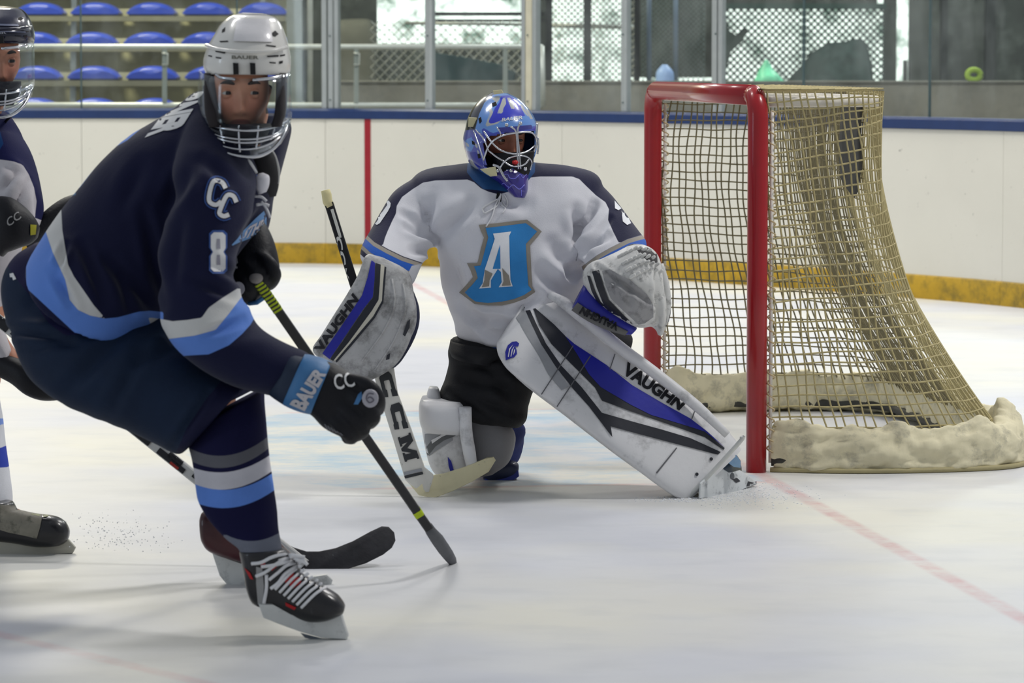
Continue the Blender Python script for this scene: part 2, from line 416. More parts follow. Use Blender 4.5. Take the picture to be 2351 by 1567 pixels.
# glass panes
def glass_mat():
    m = bpy.data.materials.new('rink_glass'); m.use_nodes = True; t = NT(m); t.n.remove(t.n['Principled BSDF'])
    tr = t.new('ShaderNodeBsdfTransparent'); tr.inputs[0].default_value = (.93, .96, .95, 1)
    gl = t.new('ShaderNodeBsdfGlossy'); gl.inputs['Roughness'].default_value = .06
    df = t.new('ShaderNodeBsdfDiffuse'); df.inputs[0].default_value = (.75, .8, .8, 1)
    fr = t.new('ShaderNodeLayerWeight'); fr.inputs[0].default_value = .3
    mx = t.new('ShaderNodeMixShader'); t.l.new(t.ramp(fr.outputs['Facing'], .2, 1, .02, .25), mx.inputs[0]); t.l.new(tr.outputs[0], mx.inputs[1]); t.l.new(gl.outputs[0], mx.inputs[2])
    sm = t.ramp(t.noise(2.2, 6, t.objco((1, 1, .5)), .7), .45, .8, .01, .10)
    m2 = t.new('ShaderNodeMixShader'); t.l.new(sm, m2.inputs[0]); t.l.new(mx.outputs[0], m2.inputs[1]); t.l.new(df.outputs[0], m2.inputs[2])
    t.l.new(m2.outputs[0], t.n['Material Output'].inputs[0]); return m
gm = glass_mat(); alu = M('aluminium', (178, 184, 184), .35, .55, var=.05); seal = M('glass_seal', (70, 88, 90), .4)
GT = 2.9
gx = [seg[0] + .05] + [len_at_px(p) for p in (-350, 188, 545, 757, 979, 1207, 1425, 1636, 1828, 2115, 2420, 2800)] + [seg[-1] - .05]
for i in range(len(gx) - 1):
    g = sweep(gx[i] + .006, gx[i + 1] - .006, [(.045, ZB - .03), (.057, ZB - .03), (.057, GT), (.045, GT)]).build('window_%d' % (i + 1), gm, auto=40)
    tag(g, kind='structure')
    if i and i not in (4, 5, 6, 7, 8):
        p = at_len(gx[i]); n = outn(gx[i]); mb = MB(); mb.bar(p + n * .05 + Vector((0, 0, ZB)), p + n * .05 + Vector((0, 0, GT)), .01, .016, up=n)
        mb.build('glass_joint', seal, g, smooth=False)
stn = {4: ('double aluminium glass post just right of the white-helmeted skater', [(-.044, .036), (.0, .04), (.042, .03)]),
       5: ('plain aluminium glass post between the double post and the goalie mask', [(0, .056)]),
       6: ('wide aluminium glass post with a cream middle strip, directly above the goalie mask', [(-.045, .03), (0, .06), (.05, .03)]),
       7: ('narrow aluminium glass post left of the goal, first right of the goalie mask', [(0, .045)]),
       8: ('aluminium glass post rising directly behind the red crossbar', [(-.02, .042), (.025, .035)])}
cream = M('cream_channel', (196, 192, 170), .5)
for i, (lb, strips) in stn.items():
    p = at_len(gx[i]) + outn(gx[i]) * .045; n = outn(gx[i]); tdir = Vector((n.y, -n.x, 0))
    r = empty('glass_post', p + Vector((0, 0, ZB)), lb, 'post')
    for k, (o_, w) in enumerate(strips):
        q = p + tdir * o_; mb = MB(); mb.bar(q + Vector((0, 0, ZB + .009)), q + Vector((0, 0, GT)), w, .055 - .012 * (k % 2), up=n)
        mb.build('channel', cream if (i == 6 and k == 1) else alu, r, smooth=False)
    for z in (1.08, 1.5, 2.1):
        mb = MB(); mb.ball(p - n * .03 + Vector((0, 0, z)), .006, 5); mb.build('bolt', seal, r)
# ---------------- behind the glass
def WB(px, py, Y): return W(px, py, Y)
def pxbox(x0, x1, y0, y1, Y, dep, mb=None):
    mb = mb or MB(); a = W(x0, y1, Y); b = W(x1, y0, Y); mb.box((a.x, Y, a.z), (b.x, Y + dep, b.z)); return mb
conc = M('concrete', (142, 138, 126), .85, var=.14, vs=3, bump=.4, bs=30, dirt=((92, 92, 88), 5, .5, .75, .5))
low = pxbox(770, 3000, 190, 700, 26.4, .6); tag(low.build('wall_low', conc, smooth=False), kind='structure')
capm = MB(); a = W(770, 190, 26.4); capm.box((a.x, 26.38, a.z), (9, 27.02, a.z + .012)); tag(capm.build('trim_2', M('concrete_cap', (120, 118, 108), .8), smooth=False), kind='structure')
olive = M('rear_wall_paint', (134, 130, 104), .8, var=.2, vs=.8); dark = M('rear_wall_dark', (58, 62, 58), .85, var=.45, vs=2.5, dirt=((98, 104, 98), 3.5, .5, .72, .7))
def wallpiece(name, x0, x1, y0, y1, Y, m, d=.15):
    return tag(pxbox(x0, x1, y0, y1, Y, d).build(name, m, smooth=False), kind='structure')
YW = 33.0
wallpiece("wall_stand", -4200, 672, -1500, 700, YW, olive)
# dark rear wall with its daylit openings left open
op = [(860, 1196, -200, 100), (1262, 1445, -200, 200), (1668, 2026, 20, 188), (2072, 2084, 0, 136), (1500, 1560, 170, 200)]
wallpiece('wall_rear', 672, 860, -1500, 700, YW, dark); wallpiece('wall_rear', 860, 1196, 100, 700, YW, dark)
wallpiece('wall_rear', 1196, 1262, -1500, 700, YW, dark); wallpiece('wall_rear', 1262, 1445, 200, 700, YW, dark)
wallpiece('wall_rear', 1445, 1668, -1500, 178, YW, dark); wallpiece('wall_rear', 1445, 1668, 190, 700, YW, dark)
wallpiece('wall_rear', 1668, 2026, -1500, 20, YW, dark); wallpiece('wall_rear', 1668, 2026, 188, 700, YW, dark)
wallpiece('wall_rear', 2026, 2072, -1500, 700, YW, dark); wallpiece('wall_rear', 2072, 2084, -1500, -5, YW, dark); wallpiece('wall_rear', 2072, 2084, 138, 700, YW, dark)
wallpiece('wall_rear', 2084, 3400, -1500, 700, YW, dark); wallpiece('wall_rear', 860, 1445, -1500, -200, YW, dark)
day = mat('daylight', (210, 225, 220), .9, emis=((205, 222, 216), 2.1), var=.0, bump=0)
t_ = NT(day); bs_ = t_.n['Principled BSDF']
f_ = t_.noise(4.5, 5, t_.objco(), .65); c_ = t_.mix(t_.ramp(f_, .34, .54), lin((60, 84, 70)), lin((232, 240, 232))); t_.l.new(c_, bs_.inputs['Emission Color'])
dp = wallpiece('window_20', 850, 2100, -220, 205, 36.5, day, .05)
# railing in front of the stand
rl = empty('railing', W(800, 240, 25.6), 'white metal guard rail running behind the glass in front of the blue seats', 'railing')
railw = M('rail_white', (212, 214, 208), .35, .2)
YR = 25.6
for y_, r_ in ((107, .02), (241, .02)):
    mb = MB(); mb.tube([W(-300, y_, YR), W(1246, y_ + 1, YR)], r_, 10); mb.build('rail', railw, rl)
mb = MB(); mb.tube([W(1243, 105, YR), W(1246, 245, YR)], .022, 10); mb.build('end_post', railw, rl)
for x_ in (-60, 378, 818, 1160):
    mb = MB(); a = W(x_, 112, YR); b = W(x_, 262, YR); mb.bar(a, b, .035, .03); mb.build('post', M('post_grey', (160, 166, 160), .45, .3), rl, smooth=False)
    if x_ > 0 and x_ < 1000:
        mb = MB(); a = W(x_ - 6, 148, YR - .03); b = W(x_ + 7, 122, YR - .03)
        mb.tube([W(x_ - 6, 122, YR - .03), W(x_ + 7, 123, YR - .03), W(x_ + 7, 148, YR - .03), W(x_ - 6, 148, YR - .03)], .006, 6); mb.build('latch', railw, rl)
# stand of seats
plank = M('bench_aluminium', (124, 122, 104), .5, .2, var=.12, vs=4); riser = M('riser_grey', (172, 168, 134), .7, var=.18, vs=5)
st = empty('bleacher', W(300, 260, 26.4), 'stepped grey aluminium stand carrying the rows of blue seats', 'bleacher')
blue_seat = M('seat_blue', (38, 64, 170), .4, var=.05, coat=.2, bump=.05)
rowinfo = [(26.6, 256), (27.4, 181), (28.2, 102), (29.0, 33), (29.8, -42), (30.6, -112)]
x_l, x_r = W(-500, 0, 27).x, W(655, 0, 29).x
def seat(px0, px1, py, Y, lb, grp):
    a = W(px0, py, Y); b = W(px1, py, Y); cx = (a.x + b.x) / 2; hw = (b.x - a.x) / 2; z = a.z
    r = empty('arena_seat', (cx, Y, z), lb, 'seat', grp)
    mb = MB(); R = []
    for k, (dep, top) in enumerate(((0, .62), (.03, .95), (.10, 1.0), (.22, 1.0), (.30, 1.0), (.34, .8))):
        ring = []
        for j in range(13):
            u = -1 + 2 * j / 12; prof = (1 - abs(u) ** 2.3) ** .8 if abs(u) < 1 else 0
            ring.append(Vector((cx + u * hw * (.97 if k in (0, 5) else 1), Y + dep, z + .014 + prof * .084 * top)))
        for j in range(13):
            u = 1 - 2 * j / 12; ring.append(Vector((cx + u * hw * .97, Y + dep, z + .002)))
        R.append(ring)
    mb.rings(R); mb.build('seat_shell', blue_seat, r, auto=50)
    mb = MB(); mb.box((cx - hw * .9, Y + .01, z - .012), (cx + hw * .9, Y + .3, z + .004)); mb.build('seat_frame', M('seat_under', (30, 36, 70), .6), r, smooth=False)
rown = ['lowest row, just above the boards', 'row below the white guard rail', 'row touching the white guard rail', 'topmost visible row']
cnt = ['leftmost', 'second from left', 'third from left', 'fourth from left', 'fifth from left']
for k, (Y, py) in enumerate(rowinfo):
    z = W(0, py, Y).z
    mb = MB(); mb.box((x_l, Y - .02, z - .055), (x_r, Y + .26, z - .013)); mb.build('seat_plank', plank, st, smooth=False)
    mb = MB(); mb.box((x_l, Y - .32, z - .29), (x_r, Y - .04, z - .262)); mb.build('foot_plank', plank, st, smooth=False)
    mb = MB(); mb.box((x_l, Y + .30, z - .25), (x_r, Y + .32, z - .05)); mb.build('riser_board', riser, st, smooth=False)
    mb = MB(); mb.box((x_l, Y + .29, z - .035), (x_r, Y + .32, z + .05)); mb.build('riser_board', riser, st, smooth=False)
    for bx in (165, -300, 600):
        p = W(bx + (3 - k) * -1, py, Y); mb = MB(); mb.box((p.x - .022, Y + .1, z - .26), (p.x + .022, Y + .16, z - .05)); mb.build('bracket', alu, st, smooth=False)
    if k < 4:
        pitch = (137.5, 135, 132.5, 128.5)[k]; x0 = (14, 18, 17, 32)[k]; wpx = (118, 118, 116, 112)[k]
        for j in range(5):
            xa = x0 + j * pitch
            if k == 0 and j > 3: continue
            seat(xa, xa + wpx, py, Y, 'blue seat, %s in the %s' % (cnt[j], rown[k]), 'blue seats of the stand')
# column, cabinet, fences, clutter behind the rink glass
c1 = empty('steel_column', W(675, 262, 25.95), 'broad grey steel column at the right end of the seats', 'column')
mb = pxbox(659, 690, -400, 262, 25.95, .1); mb.build('shaft', M('column_grey', (150, 154, 148), .6), c1, smooth=False)
mb = pxbox(652, 697, 232, 262, 25.9, .2); mb.build('foot_plate', M('column_grey', (150, 154, 148), .6), c1, smooth=False)
o = MB(); o.tube([W(712, -400, 26.1), W(712, 262, 26.1)], .02, 10); tag(o.build('standpipe', railw), 'thin white vertical pipe right of the broad grey column', 'pipe')
mb = MB(); mb.loft([(775, 46, 775, 503, 30, .3), (800, 44, 800, 503, 30, .3), (845, 44, 845, 503, 30, .3), (862, 60, 862, 503, 30, .28)], n=24, ex=8, sub=3)
tag(mb.build('equipment_cabinet', M('cabinet', (92, 92, 82), .7, var=.1), auto=30), 'rounded dark grey cabinet behind the double glass post', 'cabinet')
def lattice(name, x0, x1, y0, y1, Y, sp, r, m, parent, clip=None):
    a = W(x0, y1, Y); b = W(x1, y0, Y); w, h = b.x - a.x, b.z - a.z; mb = MB()
    for sgn in (1, -1):
        k = -h
        while k < w:
            u0, u1 = max(k, 0), min(k + h, w)
            if u1 > u0:
                z0, z1 = u0 - k, u1 - k
                P = [Vector((a.x + (u if sgn > 0 else w - u), Y + sgn * r, a.z + z)) for u, z in ((u0, z0), (u1, z1))]
                mb.tube(P, r, 4, cap=False)
            k += sp
    return mb.build(name, m, parent, smooth=False)
galv = M('galvanised_wire', (150, 152, 146), .4, .5); blk = M('black_steel', (18, 22, 24), .5)
fn = empty('chain_link_fence', W(1100, 190, 28.6), 'grey chain link fence left of the black gate posts, behind the guard rail', 'fence')
tag(lattice('wire_mesh', 850, 1240, 48, 190, 28.6, .075, .0035, galv, fn), kind='stuff')
mb = MB(); mb.tube([W(930, 53, 28.6), W(1240, 56, 28.6)], .012, 8); mb.build('top_rail', galv, fn)
gt = empty('gate_fence', W(1400, 190, 28.2), 'chain link gate with black posts in front of the bright opening', 'gate')
tag(lattice('wire_mesh', 1262, 1465, -80, 192, 28.2, .05, .0045, galv, gt), kind='stuff')
for xa, xb in ((1253, 1268), (1340, 1358), (1456, 1470)):
    pxbox(xa, xb, -200, 192, 28.1, .05).build('gate_post', blk, gt, smooth=False)
pxbox(990, 1262, 28, 36, 28.9, .04).build('cross_bar', blk, gt, smooth=False); pxbox(990, 1262, 44, 50, 28.9, .04).build('cross_bar', blk, gt, smooth=False)
mb = MB(); mb.tube([W(1268, 58, 28.3), W(1456, 62, 28.3)], .018, 8); mb.build('cross_rail', railw, gt)
fp = empty('fence_panel', W(1520, 190, 28.4), 'mesh fence panel with two pale uprights, left of the crossbar', 'fence')
tag(lattice('wire_mesh', 1472, 1620, -80, 192, 28.5, .04, .0028, M('mesh_dim', (96, 112, 110), .5, .3), fp), kind='stuff')
for x_ in (1490, 1551): mb = MB(); mb.tube([W(x_, -200, 28.4), W(x_, 192, 28.4)], .02, 8); mb.build('upright', M('upright_pale', (128, 146, 168), .45), fp)
mp = empty('mesh_screen', W(1850, 188, 32.8), 'dark diagonal mesh screen over the daylit opening above the goal', 'screen')
scr = M('screen_dark', (44, 66, 60), .7, var=.1)
tag(lattice('strap', 1662, 2030, 14, 192, 32.8, .064, .009, scr, mp), kind='stuff')
pxbox(1655, 2035, 8, 20, 32.76, .25).build('frame', scr, mp, smooth=False)
mb = MB(); mb.slab([(1655, 20, 32.6), (1668, 70, 32.6), (1690, 85, 32.6), (1712, 65, 32.6), (1700, 95, 32.6), (1672, 120, 32.6), (1655, 185, 32.6)], .8)
tag(mb.build('tarp', M('tarp_dark', (52, 62, 58), .8), smooth=False), 'dark crumpled tarp hanging at the left edge of the mesh screen', 'tarp')
mb = MB(); mb.loft([(1795, 192, 1800, 480, 31.5, .1), (1830, 160, 1835, 486, 31.5, .25), (1880, 110, 1880, 486, 31.5, .3), (1940, 92, 1940, 486, 31.5, .3), (1985, 95, 1985, 486, 31.5, .3), (1998, 140, 1998, 486, 31.5, .3), (2000, 190, 2004, 480, 31.5, .1)], n=20)
o = mb.build('mound_silhouette', M('mound_dark', (50, 62, 60), .8, var=.3)); lumps(o, .02, 6); tag(o, 'dark mound in silhouette behind the goal net top', 'mound')  # bush silhouette against the daylight, its darkness put into the colour
mb = MB(); mb.loft([(1757, 138, 1762, 138, 26.7, .02), (1744, 160, 1775, 160, 26.7, .06), (1735, 178, 1792, 176, 26.7, .1), (1730, 189, 1804, 189, 26.7, .1)], n=14)
o = mb.build('plastic_bag', M('bag_green', (120, 226, 178), .4, var=.3, vs=15, emis=None)); lumps(o, .012, 12, 3); tag(o, 'pale green peaked plastic bag on the low wall above the crossbar', 'bag')
mb = MB(); mb.loft([(1520, 148, 1532, 148, 26.7, .03), (1507, 165, 1546, 165, 26.7, .07), (1505, 189, 1548, 189, 26.7, .08)], n=14)
tag(mb.build('water_bucket', M('bucket_blue', (150, 178, 226), .4)), 'pale blue rounded bucket behind the glass left of the goal', 'bucket')
mb = MB(); ringp = [W(2236 + 15 * math.cos(t), 172 + 12 * math.sin(t), 26.55) for t in np.linspace(0, 2 * math.pi, 15)]; mb.tube(ringp, .022, 8, cap=False)
tag(mb.build('rope_coil', M('rope_green', (150, 178, 60), .7, var=.15)), 'yellow-green coiled rope ring on the low wall at the right', 'rope')
pb = MB()
for xa, xb, yb in ((2160, 2180, 190), (2262, 2290, 190)): pxbox(xa, xb, -300, yb, 32.9, .1, pb)
tag(pb.build('wall_pilaster', M('pilaster', (36, 40, 40), .8), smooth=False), kind='structure')
mb = MB()
mb.slab([(990, 120, 28.3), (1060, 130, 28.3), (1150, 148, 28.3), (1185, 168, 28.3), (1180, 192, 28.3), (990, 192, 28.3)], .3)
o = mb.build('stacked_mats', M('mats_teal', (44, 66, 70), .75, var=.2, vs=6), smooth=False); tag(o, 'dark teal sloping stack of mats behind the guard rail, left of the goalie mask', 'mats')
# ================================================================ THE GOAL
red = M('goal_red', (158, 26, 34), .28, var=.06, vs=9, coat=.3, bump=.05, dirt=((70, 20, 24), 22, .68, .74, .5))
whitep = M('frame_white', (226, 222, 214), .4)
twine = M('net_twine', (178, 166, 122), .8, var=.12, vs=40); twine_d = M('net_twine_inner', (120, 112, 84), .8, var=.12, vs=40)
goal = empty('hockey_goal', NP(GL / 2, 0, 0), 'red-posted ice hockey goal with cream netting, right of the goalie', 'goal')
PR = .0335; ZT = 1.232
for s_ in (0, GL):
    mb = MB(); r = .075; sg = 1 if s_ == 0 else -1
    pts = [NP(s_, 0, 0), NP(s_, 0, .6), NP(s_, 0, ZT - r)] + [NP(s_ + sg * (r - r * math.cos(a)), 0, ZT - r + r * math.sin(a)) for a in (.4, .8, 1.2, 1.57)]
    mb.tube(pts, PR, 20); mb.build('goal_post', red, goal)
mb = MB(); mb.tube([NP(.07, 0, ZT), NP(GL / 2, 0, ZT), NP(GL - .07, 0, ZT)], PR * 1.0, 20); mb.build('crossbar', red, goal)
# lacing bar (white) under the crossbar and behind the posts
mb = MB(); mb.tube([NP(.06, .035, ZT - .03), NP(GL - .06, .035, ZT - .03)], .007, 6); mb.build('lacing_bar', whitep, goal)
for s_ in (.0, GL):
    mb = MB(); mb.tube([NP(s_, .047, .03), NP(s_, .047, ZT - .05)], .006, 6); mb.build('lacing_bar', whitep, goal)
def curve_pts(pts, n):
    P = crom([list(p) + [0] for p in pts], 16)[:, :2]; L = np.r_[0, np.cumsum(np.linalg.norm(np.diff(P, axis=0), axis=1))]
    q = np.linspace(0, L[-1], n); return np.stack([np.interp(q, L, P[:, 0]), np.interp(q, L, P[:, 1])], 1), L[-1]
h = GL / 2
def mir(half): return half + [(GL - a, b) for a, b in half[::-1]]
top_c = mir([(0, .03), (-.005, .18), (.0, .30), (.05, .41), (.16, .455), (.5, .47)])
base_c = mir([(0, .05), (-.05, .3), (-.055, .55), (.0, .75), (.14, .86), (.42, .885)])
NU, NV = 96, 34
TC, TL = curve_pts(top_c, 400); BC, BL = curve_pts(base_c, 400)
def surf(u, v):
    u = min(max(u, 0), 1); k = u * 399; i = int(min(k, 398)); f = k - i
    T = TC[i] * (1 - f) + TC[i + 1] * f; B = BC[i] * (1 - f) + BC[i + 1] * f
    g = v ** 1.6; p = T * (1 - g) + B * g
    cx, cy = GL / 2, .12; e = min(u, 1 - u)
    sag = .075 * math.sin(math.pi * v) * min(1, e * 14)
    ripple = .008 * math.sin(u * 60 + v * 9) * math.sin(math.pi * v)
    dirn = np.array([cx - p[0], cy - p[1]]); dirn /= (np.linalg.norm(dirn) + 1e-6)
    p = p + dirn * (sag + ripple)
    return NP(p[0], p[1], ZT + .012 - (ZT - .10) * v)
net = MB(); net_back = MB()
def wob(a, b): return .0022 * math.sin(a * 2.3 + b * .31) + .0016 * math.sin(a * .7 + b * .9)
for i in range(NU + 1):
    pts = []
    for j in range(NV * 1 + 1):
        v = j / NV; u = i / NU + .010 * math.sin(v * 5.0) + (.045 if i < NU * .42 else .012) * (v - .5) + wob(i, j) * .6
        pts.append(surf(u, v))
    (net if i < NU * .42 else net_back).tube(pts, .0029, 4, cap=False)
NR = 33
for j in range(1, NR):
    A = []; B = []
    for i in range(0, NU * 2 + 1):
        u = i / (NU * 2); sagv = .018 * math.sin(min(u, .42) / .42 * math.pi) + .012 * math.sin(min(1 - u, .4) / .4 * math.pi)
        vj = j / NR; v = vj + sagv * math.sin(math.pi * vj) - (.11 * math.sin(min(u / .3, 1) * math.pi / 2) * (1 - vj) * min(1, vj * 7) if u < .42 else .03 * math.sin(math.pi * vj)) + wob(j, i * .5) * .8
        (A if u <= .42 else B).append(surf(u, min(max(v, 0), 1)))
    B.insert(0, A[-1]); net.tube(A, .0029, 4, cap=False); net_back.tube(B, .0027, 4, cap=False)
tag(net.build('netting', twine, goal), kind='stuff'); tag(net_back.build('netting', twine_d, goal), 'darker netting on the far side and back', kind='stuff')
# top netting between crossbar and rear top bar
tp = MB()
def topsurf(a, b):
    k = int(a * 399); T = TC[k]; F0 = np.array([GL * a, 0.0]); p = F0 * (1 - b) + T * b
    return NP(p[0], p[1], ZT + .02 - .02 * math.sin(math.pi * b) * math.sin(math.pi * a))
for i in range(1, 46): tp.tube([topsurf(i / 46, b / 6) for b in range(7)], .0025, 4, cap=False)
for j in range(1, 12): tp.tube([topsurf(a / 40, j / 12) for a in range(41)], .0025, 4, cap=False)
tag(tp.build('top_netting', twine, goal), kind='stuff')
P_, _ = curve_pts(top_c, 60)
mb = MB(); mb.tube([NP(h + (a - h) * .965, .01 + b * .945, ZT - .022) for a, b in P_], .018, 10); mb.build('top_frame', whitep, goal)
P_, _ = curve_pts(base_c, 60)
mb = MB(); mb.tube([NP(a, b, .035) for a, b in P_], .016, 10); mb.build('base_frame', M('frame_dark', (70, 70, 66), .6), goal)
# lacing spirals along both posts
for s_ in (0, GL):
    mb = MB(); n = 320
    mb.tube([NP(s_ + .013 * math.cos(k * .62), .048 + .012 * math.sin(k * .62), .05 + (ZT - .1) * k / n) for k in range(n + 1)], .0028, 4, cap=False)
    tag(mb.build('lacing', M('lacing_cord', (196, 178, 140), .8), goal), kind='stuff')
# canvas skirt padding round the base
canvas = mat('canvas_cream', (222, 214, 182), .8, var=.10, vs=9, bump=.5, bs=22, dirt=((92, 94, 94), 7, .52, .68, .6))
P_, _ = curve_pts(mir([(-.01, .045), (-.09, .3), (-.10, .6), (-.03, .85), (.16, .965), (.5, 1.0)]), 90)
Q_, _ = curve_pts(mir([(.01, .05), (-.02, .3), (-.025, .55), (.02, .745), (.16, .845), (.42, .87)]), 90)
R = []
for k in range(90):
    a, b = P_[k], Q_[k]; u = k / 89; e = min(u, 1 - u)
    hh = .155 + .02 * math.exp(-(e / .03) ** 2) + .014 * math.sin(k * 1.1) * math.sin(k * .37) + .05 * math.exp(-((e - .29) / .02) ** 2)
    hh2 = hh - .01 * math.sin(k * .9 + 1)
    m1 = a * .55 + b * .45
    R.append([NP(a[0], a[1], .0), NP(a[0], a[1], .03), NP(*(a * .96 + b * .04), .075), NP(*(a * .8 + b * .2), hh * .78), NP(*m1, hh * .97), NP(*(a * .2 + b * .8), hh2), NP(*b, hh2 * .93), NP(*b, .01)])
mb = MB(); mb.rings(R); o = mb.build('skirt_pad', canvas, goal)
md = o.modifiers.new('s', 'SUBSURF'); md.levels = 2; md.render_levels = 2
dg = bpy.context.evaluated_depsgraph_get(); nm = bpy.data.meshes.new_from_object(o.evaluated_get(dg)); o.modifiers.clear(); o.data = nm
lumps(o, .016, 12, 5, (1, 1, 2.2)); lumps(o, .009, 34, 9, (1, 1, 2))
# plastic kick strip along the skirt's foot
mb = MB(); mb.tube([NP(a * 1.0, b, .008) for a, b in P_], .009, 6); mb.build('edge_strip', M('strip_tan', (170, 160, 120), .6), goal)
# inner centre flap of canvas hanging in the upper back corner (dark, seen through the twine)
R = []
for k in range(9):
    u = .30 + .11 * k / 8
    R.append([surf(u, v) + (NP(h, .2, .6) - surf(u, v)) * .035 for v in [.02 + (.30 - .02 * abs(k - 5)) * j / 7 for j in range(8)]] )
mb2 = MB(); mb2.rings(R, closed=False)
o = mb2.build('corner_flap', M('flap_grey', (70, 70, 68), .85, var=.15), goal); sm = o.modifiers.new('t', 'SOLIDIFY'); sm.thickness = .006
# ================================================================ PEOPLE: shared builders
def smooth_bump(d, c, s): return np.exp(-(((d[:, 0] - c[0]) / s[0]) ** 2 + ((d[:, 2] - c[1]) / s[1]) ** 2))
def head_mb(mb, T, k=1.0):
    """T: 4x4, local x = the viewer's right when facing the camera, -y = out of the face, z = up, origin between the eyes' centres, inside the head"""
    nu, nv = 72, 60; P = []
    for i in range(1, nv):
        a = math.pi * i / nv
        for j in range(nu):
            b = 2 * math.pi * j / nu
            P.append((math.sin(a) * math.cos(b), math.sin(a) * math.sin(b), math.cos(a)))
    d = np.array(P); q = d * np.array([.075, .096, .118]); q[:, 2] += .012
    z = q[:, 2]; f = np.clip(-d[:, 1], 0, 1)
    taper = np.where(z < -.02, 1 - .46 * np.clip((-.02 - z) / .09, 0, 1) ** 1.3, 1); q[:, 0] *= taper
    q[:, 1] = np.where((z < -.02) & (q[:, 1] > 0), q[:, 1] * (1 - .4 * np.clip((-.02 - z) / .09, 0, 1)), q[:, 1])
    X = q.copy()
    def b(cx, cz, sx, sz, amp): 
        g = np.exp(-(((X[:, 0] - cx) / sx) ** 2 + ((X[:, 2] - cz) / sz) ** 2)) * (f > .25); q[:, 1] -= g * amp
    b(0, -.026, .0085, .022, .018); b(0, -.043, .011, .010, .020); b(.0075, -.054, .0035, .003, -.009); b(-.0075, -.054, .0035, .003, -.009); b(.013, -.047, .007, .006, .009); b(-.013, -.047, .007, .006, .009)
    b(0, -.006, .008, .018, .009)
    for s in (1, -1):
        b(s * .032, -.001, .017, .012, -.012); b(s * .030, .020, .024, .008, .008); b(s * .042, -.030, .018, .016, .005); b(s * .040, -.062, .02, .018, .003)
    b(0, .025, .03, .014, .004); b(0, -.066, .020, .005, .006); b(0, -.0725, .026, .0022, -.0035); b(0, -.080, .017, .0055, .007); b(0, -.090, .02, .006, -.004); b(0, -.104, .018, .014, .008)
    q[:, 1] = np.where(q[:, 1] < 0, q[:, 1] + 0, q[:, 1]); V = [T @ (Vector(p) * k) for p in q]; Fc = []
    for i in range(nv - 2):
        for j in range(nu):
            jn = (j + 1) % nu; Fc.append((i * nu + j, (i + 1) * nu + j, (i + 1) * nu + jn, i * nu + jn))
    n = len(V); V.append(T @ Vector((0, 0, .13 * k))); V.append(T @ Vector((0, -.02 * k, -.106 * k)))
    for j in range(nu):
        jn = (j + 1) % nu; Fc.append((n, j, jn)); Fc.append((n + 1, (nv - 2) * nu + jn, (nv - 2) * nu + j))
    mb.add(V, Fc)
    for s in (1, -1):  # ears
        mb.tube([T @ (Vector((s * (.072 + .008 * math.sin(t)), .012 + .014 * math.cos(t), -.012 + .028 * math.sin(t))) * k) for t in np.linspace(0, 2 * math.pi, 12)], .006 * k, 6, cap=False)
def headT(px, py, Y, yaw=0, pitch=0, roll=0):
    R = Matrix.Rotation(yaw, 4, 'Z') @ Matrix.Rotation(pitch, 4, 'X') @ Matrix.Rotation(roll, 4, 'Y')
    return Matrix.Translation(W(px, py, Y)) @ R
def eyes(T, body, gaze=(0, 0), k=1.0, brow=(40, 28, 24), skin=None):
    skin = M('lid_%d_%d' % skin, (int(skin[0]), int(skin[1]), int(skin[1] * .8)), .5, bump=.05)
    white = M('eye_white', (205, 198, 190), .25, var=0, bump=0); iris = M('iris_dark', (34, 24, 20), .15, var=0, bump=0)
    for s in (1, -1):
        c = Vector((s * .032, -.0738, -.001)); r = .0125
        mb = MB(); R = []; gv_ = Vector((gaze[0], -1, gaze[1])).normalized(); qx = gv_.to_track_quat('Z', 'Y').to_matrix()
        n = 16
        for i in range(1, n):
            a = math.pi * i / n; R.append([T @ ((c + qx @ Vector((r * math.sin(a) * math.cos(b), r * math.sin(a) * math.sin(b), r * math.cos(a)))) * k) for b in [2 * math.pi * j / 20 for j in range(20)]])
        mb.rings(R)
        for q in range(len(mb.f)):
            ring = q // 20
            if ring < 3 or len(mb.f[q]) == 3 and q < 14 * 20 + 20: mb.mi[q] = 1
        mb.build('eye', [white, iris], body)
        for up in (1, -1):   # lids: skin shells leaving an almond opening
            mb = MB(); R = []
            for j in range(17):
                az = -1.15 + 2.3 * j / 16; op_ = (.42 if up > 0 else -.28) * math.cos(az * 1.2) ** .8 * 1.0 if abs(az) < 1.3 else 0
                row = []
                for i in range(6):
                    el = op_ + (up * .98 - op_) * i / 5; rr = .0136 + (.0006 if i else 0)
                    row.append(T @ ((c + Vector((rr * math.sin(az) * math.cos(el), -rr * math.cos(az) * math.cos(el), rr * math.sin(el)))) * k))
                R.append(row)
            mb.rings(R, closed=False); o = mb.build('eyelid', skin, body)
            sm = o.modifiers.new('t', 'SOLIDIFY'); sm.thickness = .0008
        mb = MB(); pts = [T @ (Vector((s * (.016 + .032 * t), -.1045 + .024 * t * t + .004 * t, .0205 + .007 * math.sin(t * 2.4) - .003 * t)) * k) for t in np.linspace(0, 1, 7)]
        mb.tube(pts, [.002, .0042, .0048, .0048, .004, .003, .0012], 8, flat=.6); mb.build('eyebrow', M('brow_' + str(brow[0]), brow, .8, bump=.3, bs=400), body)
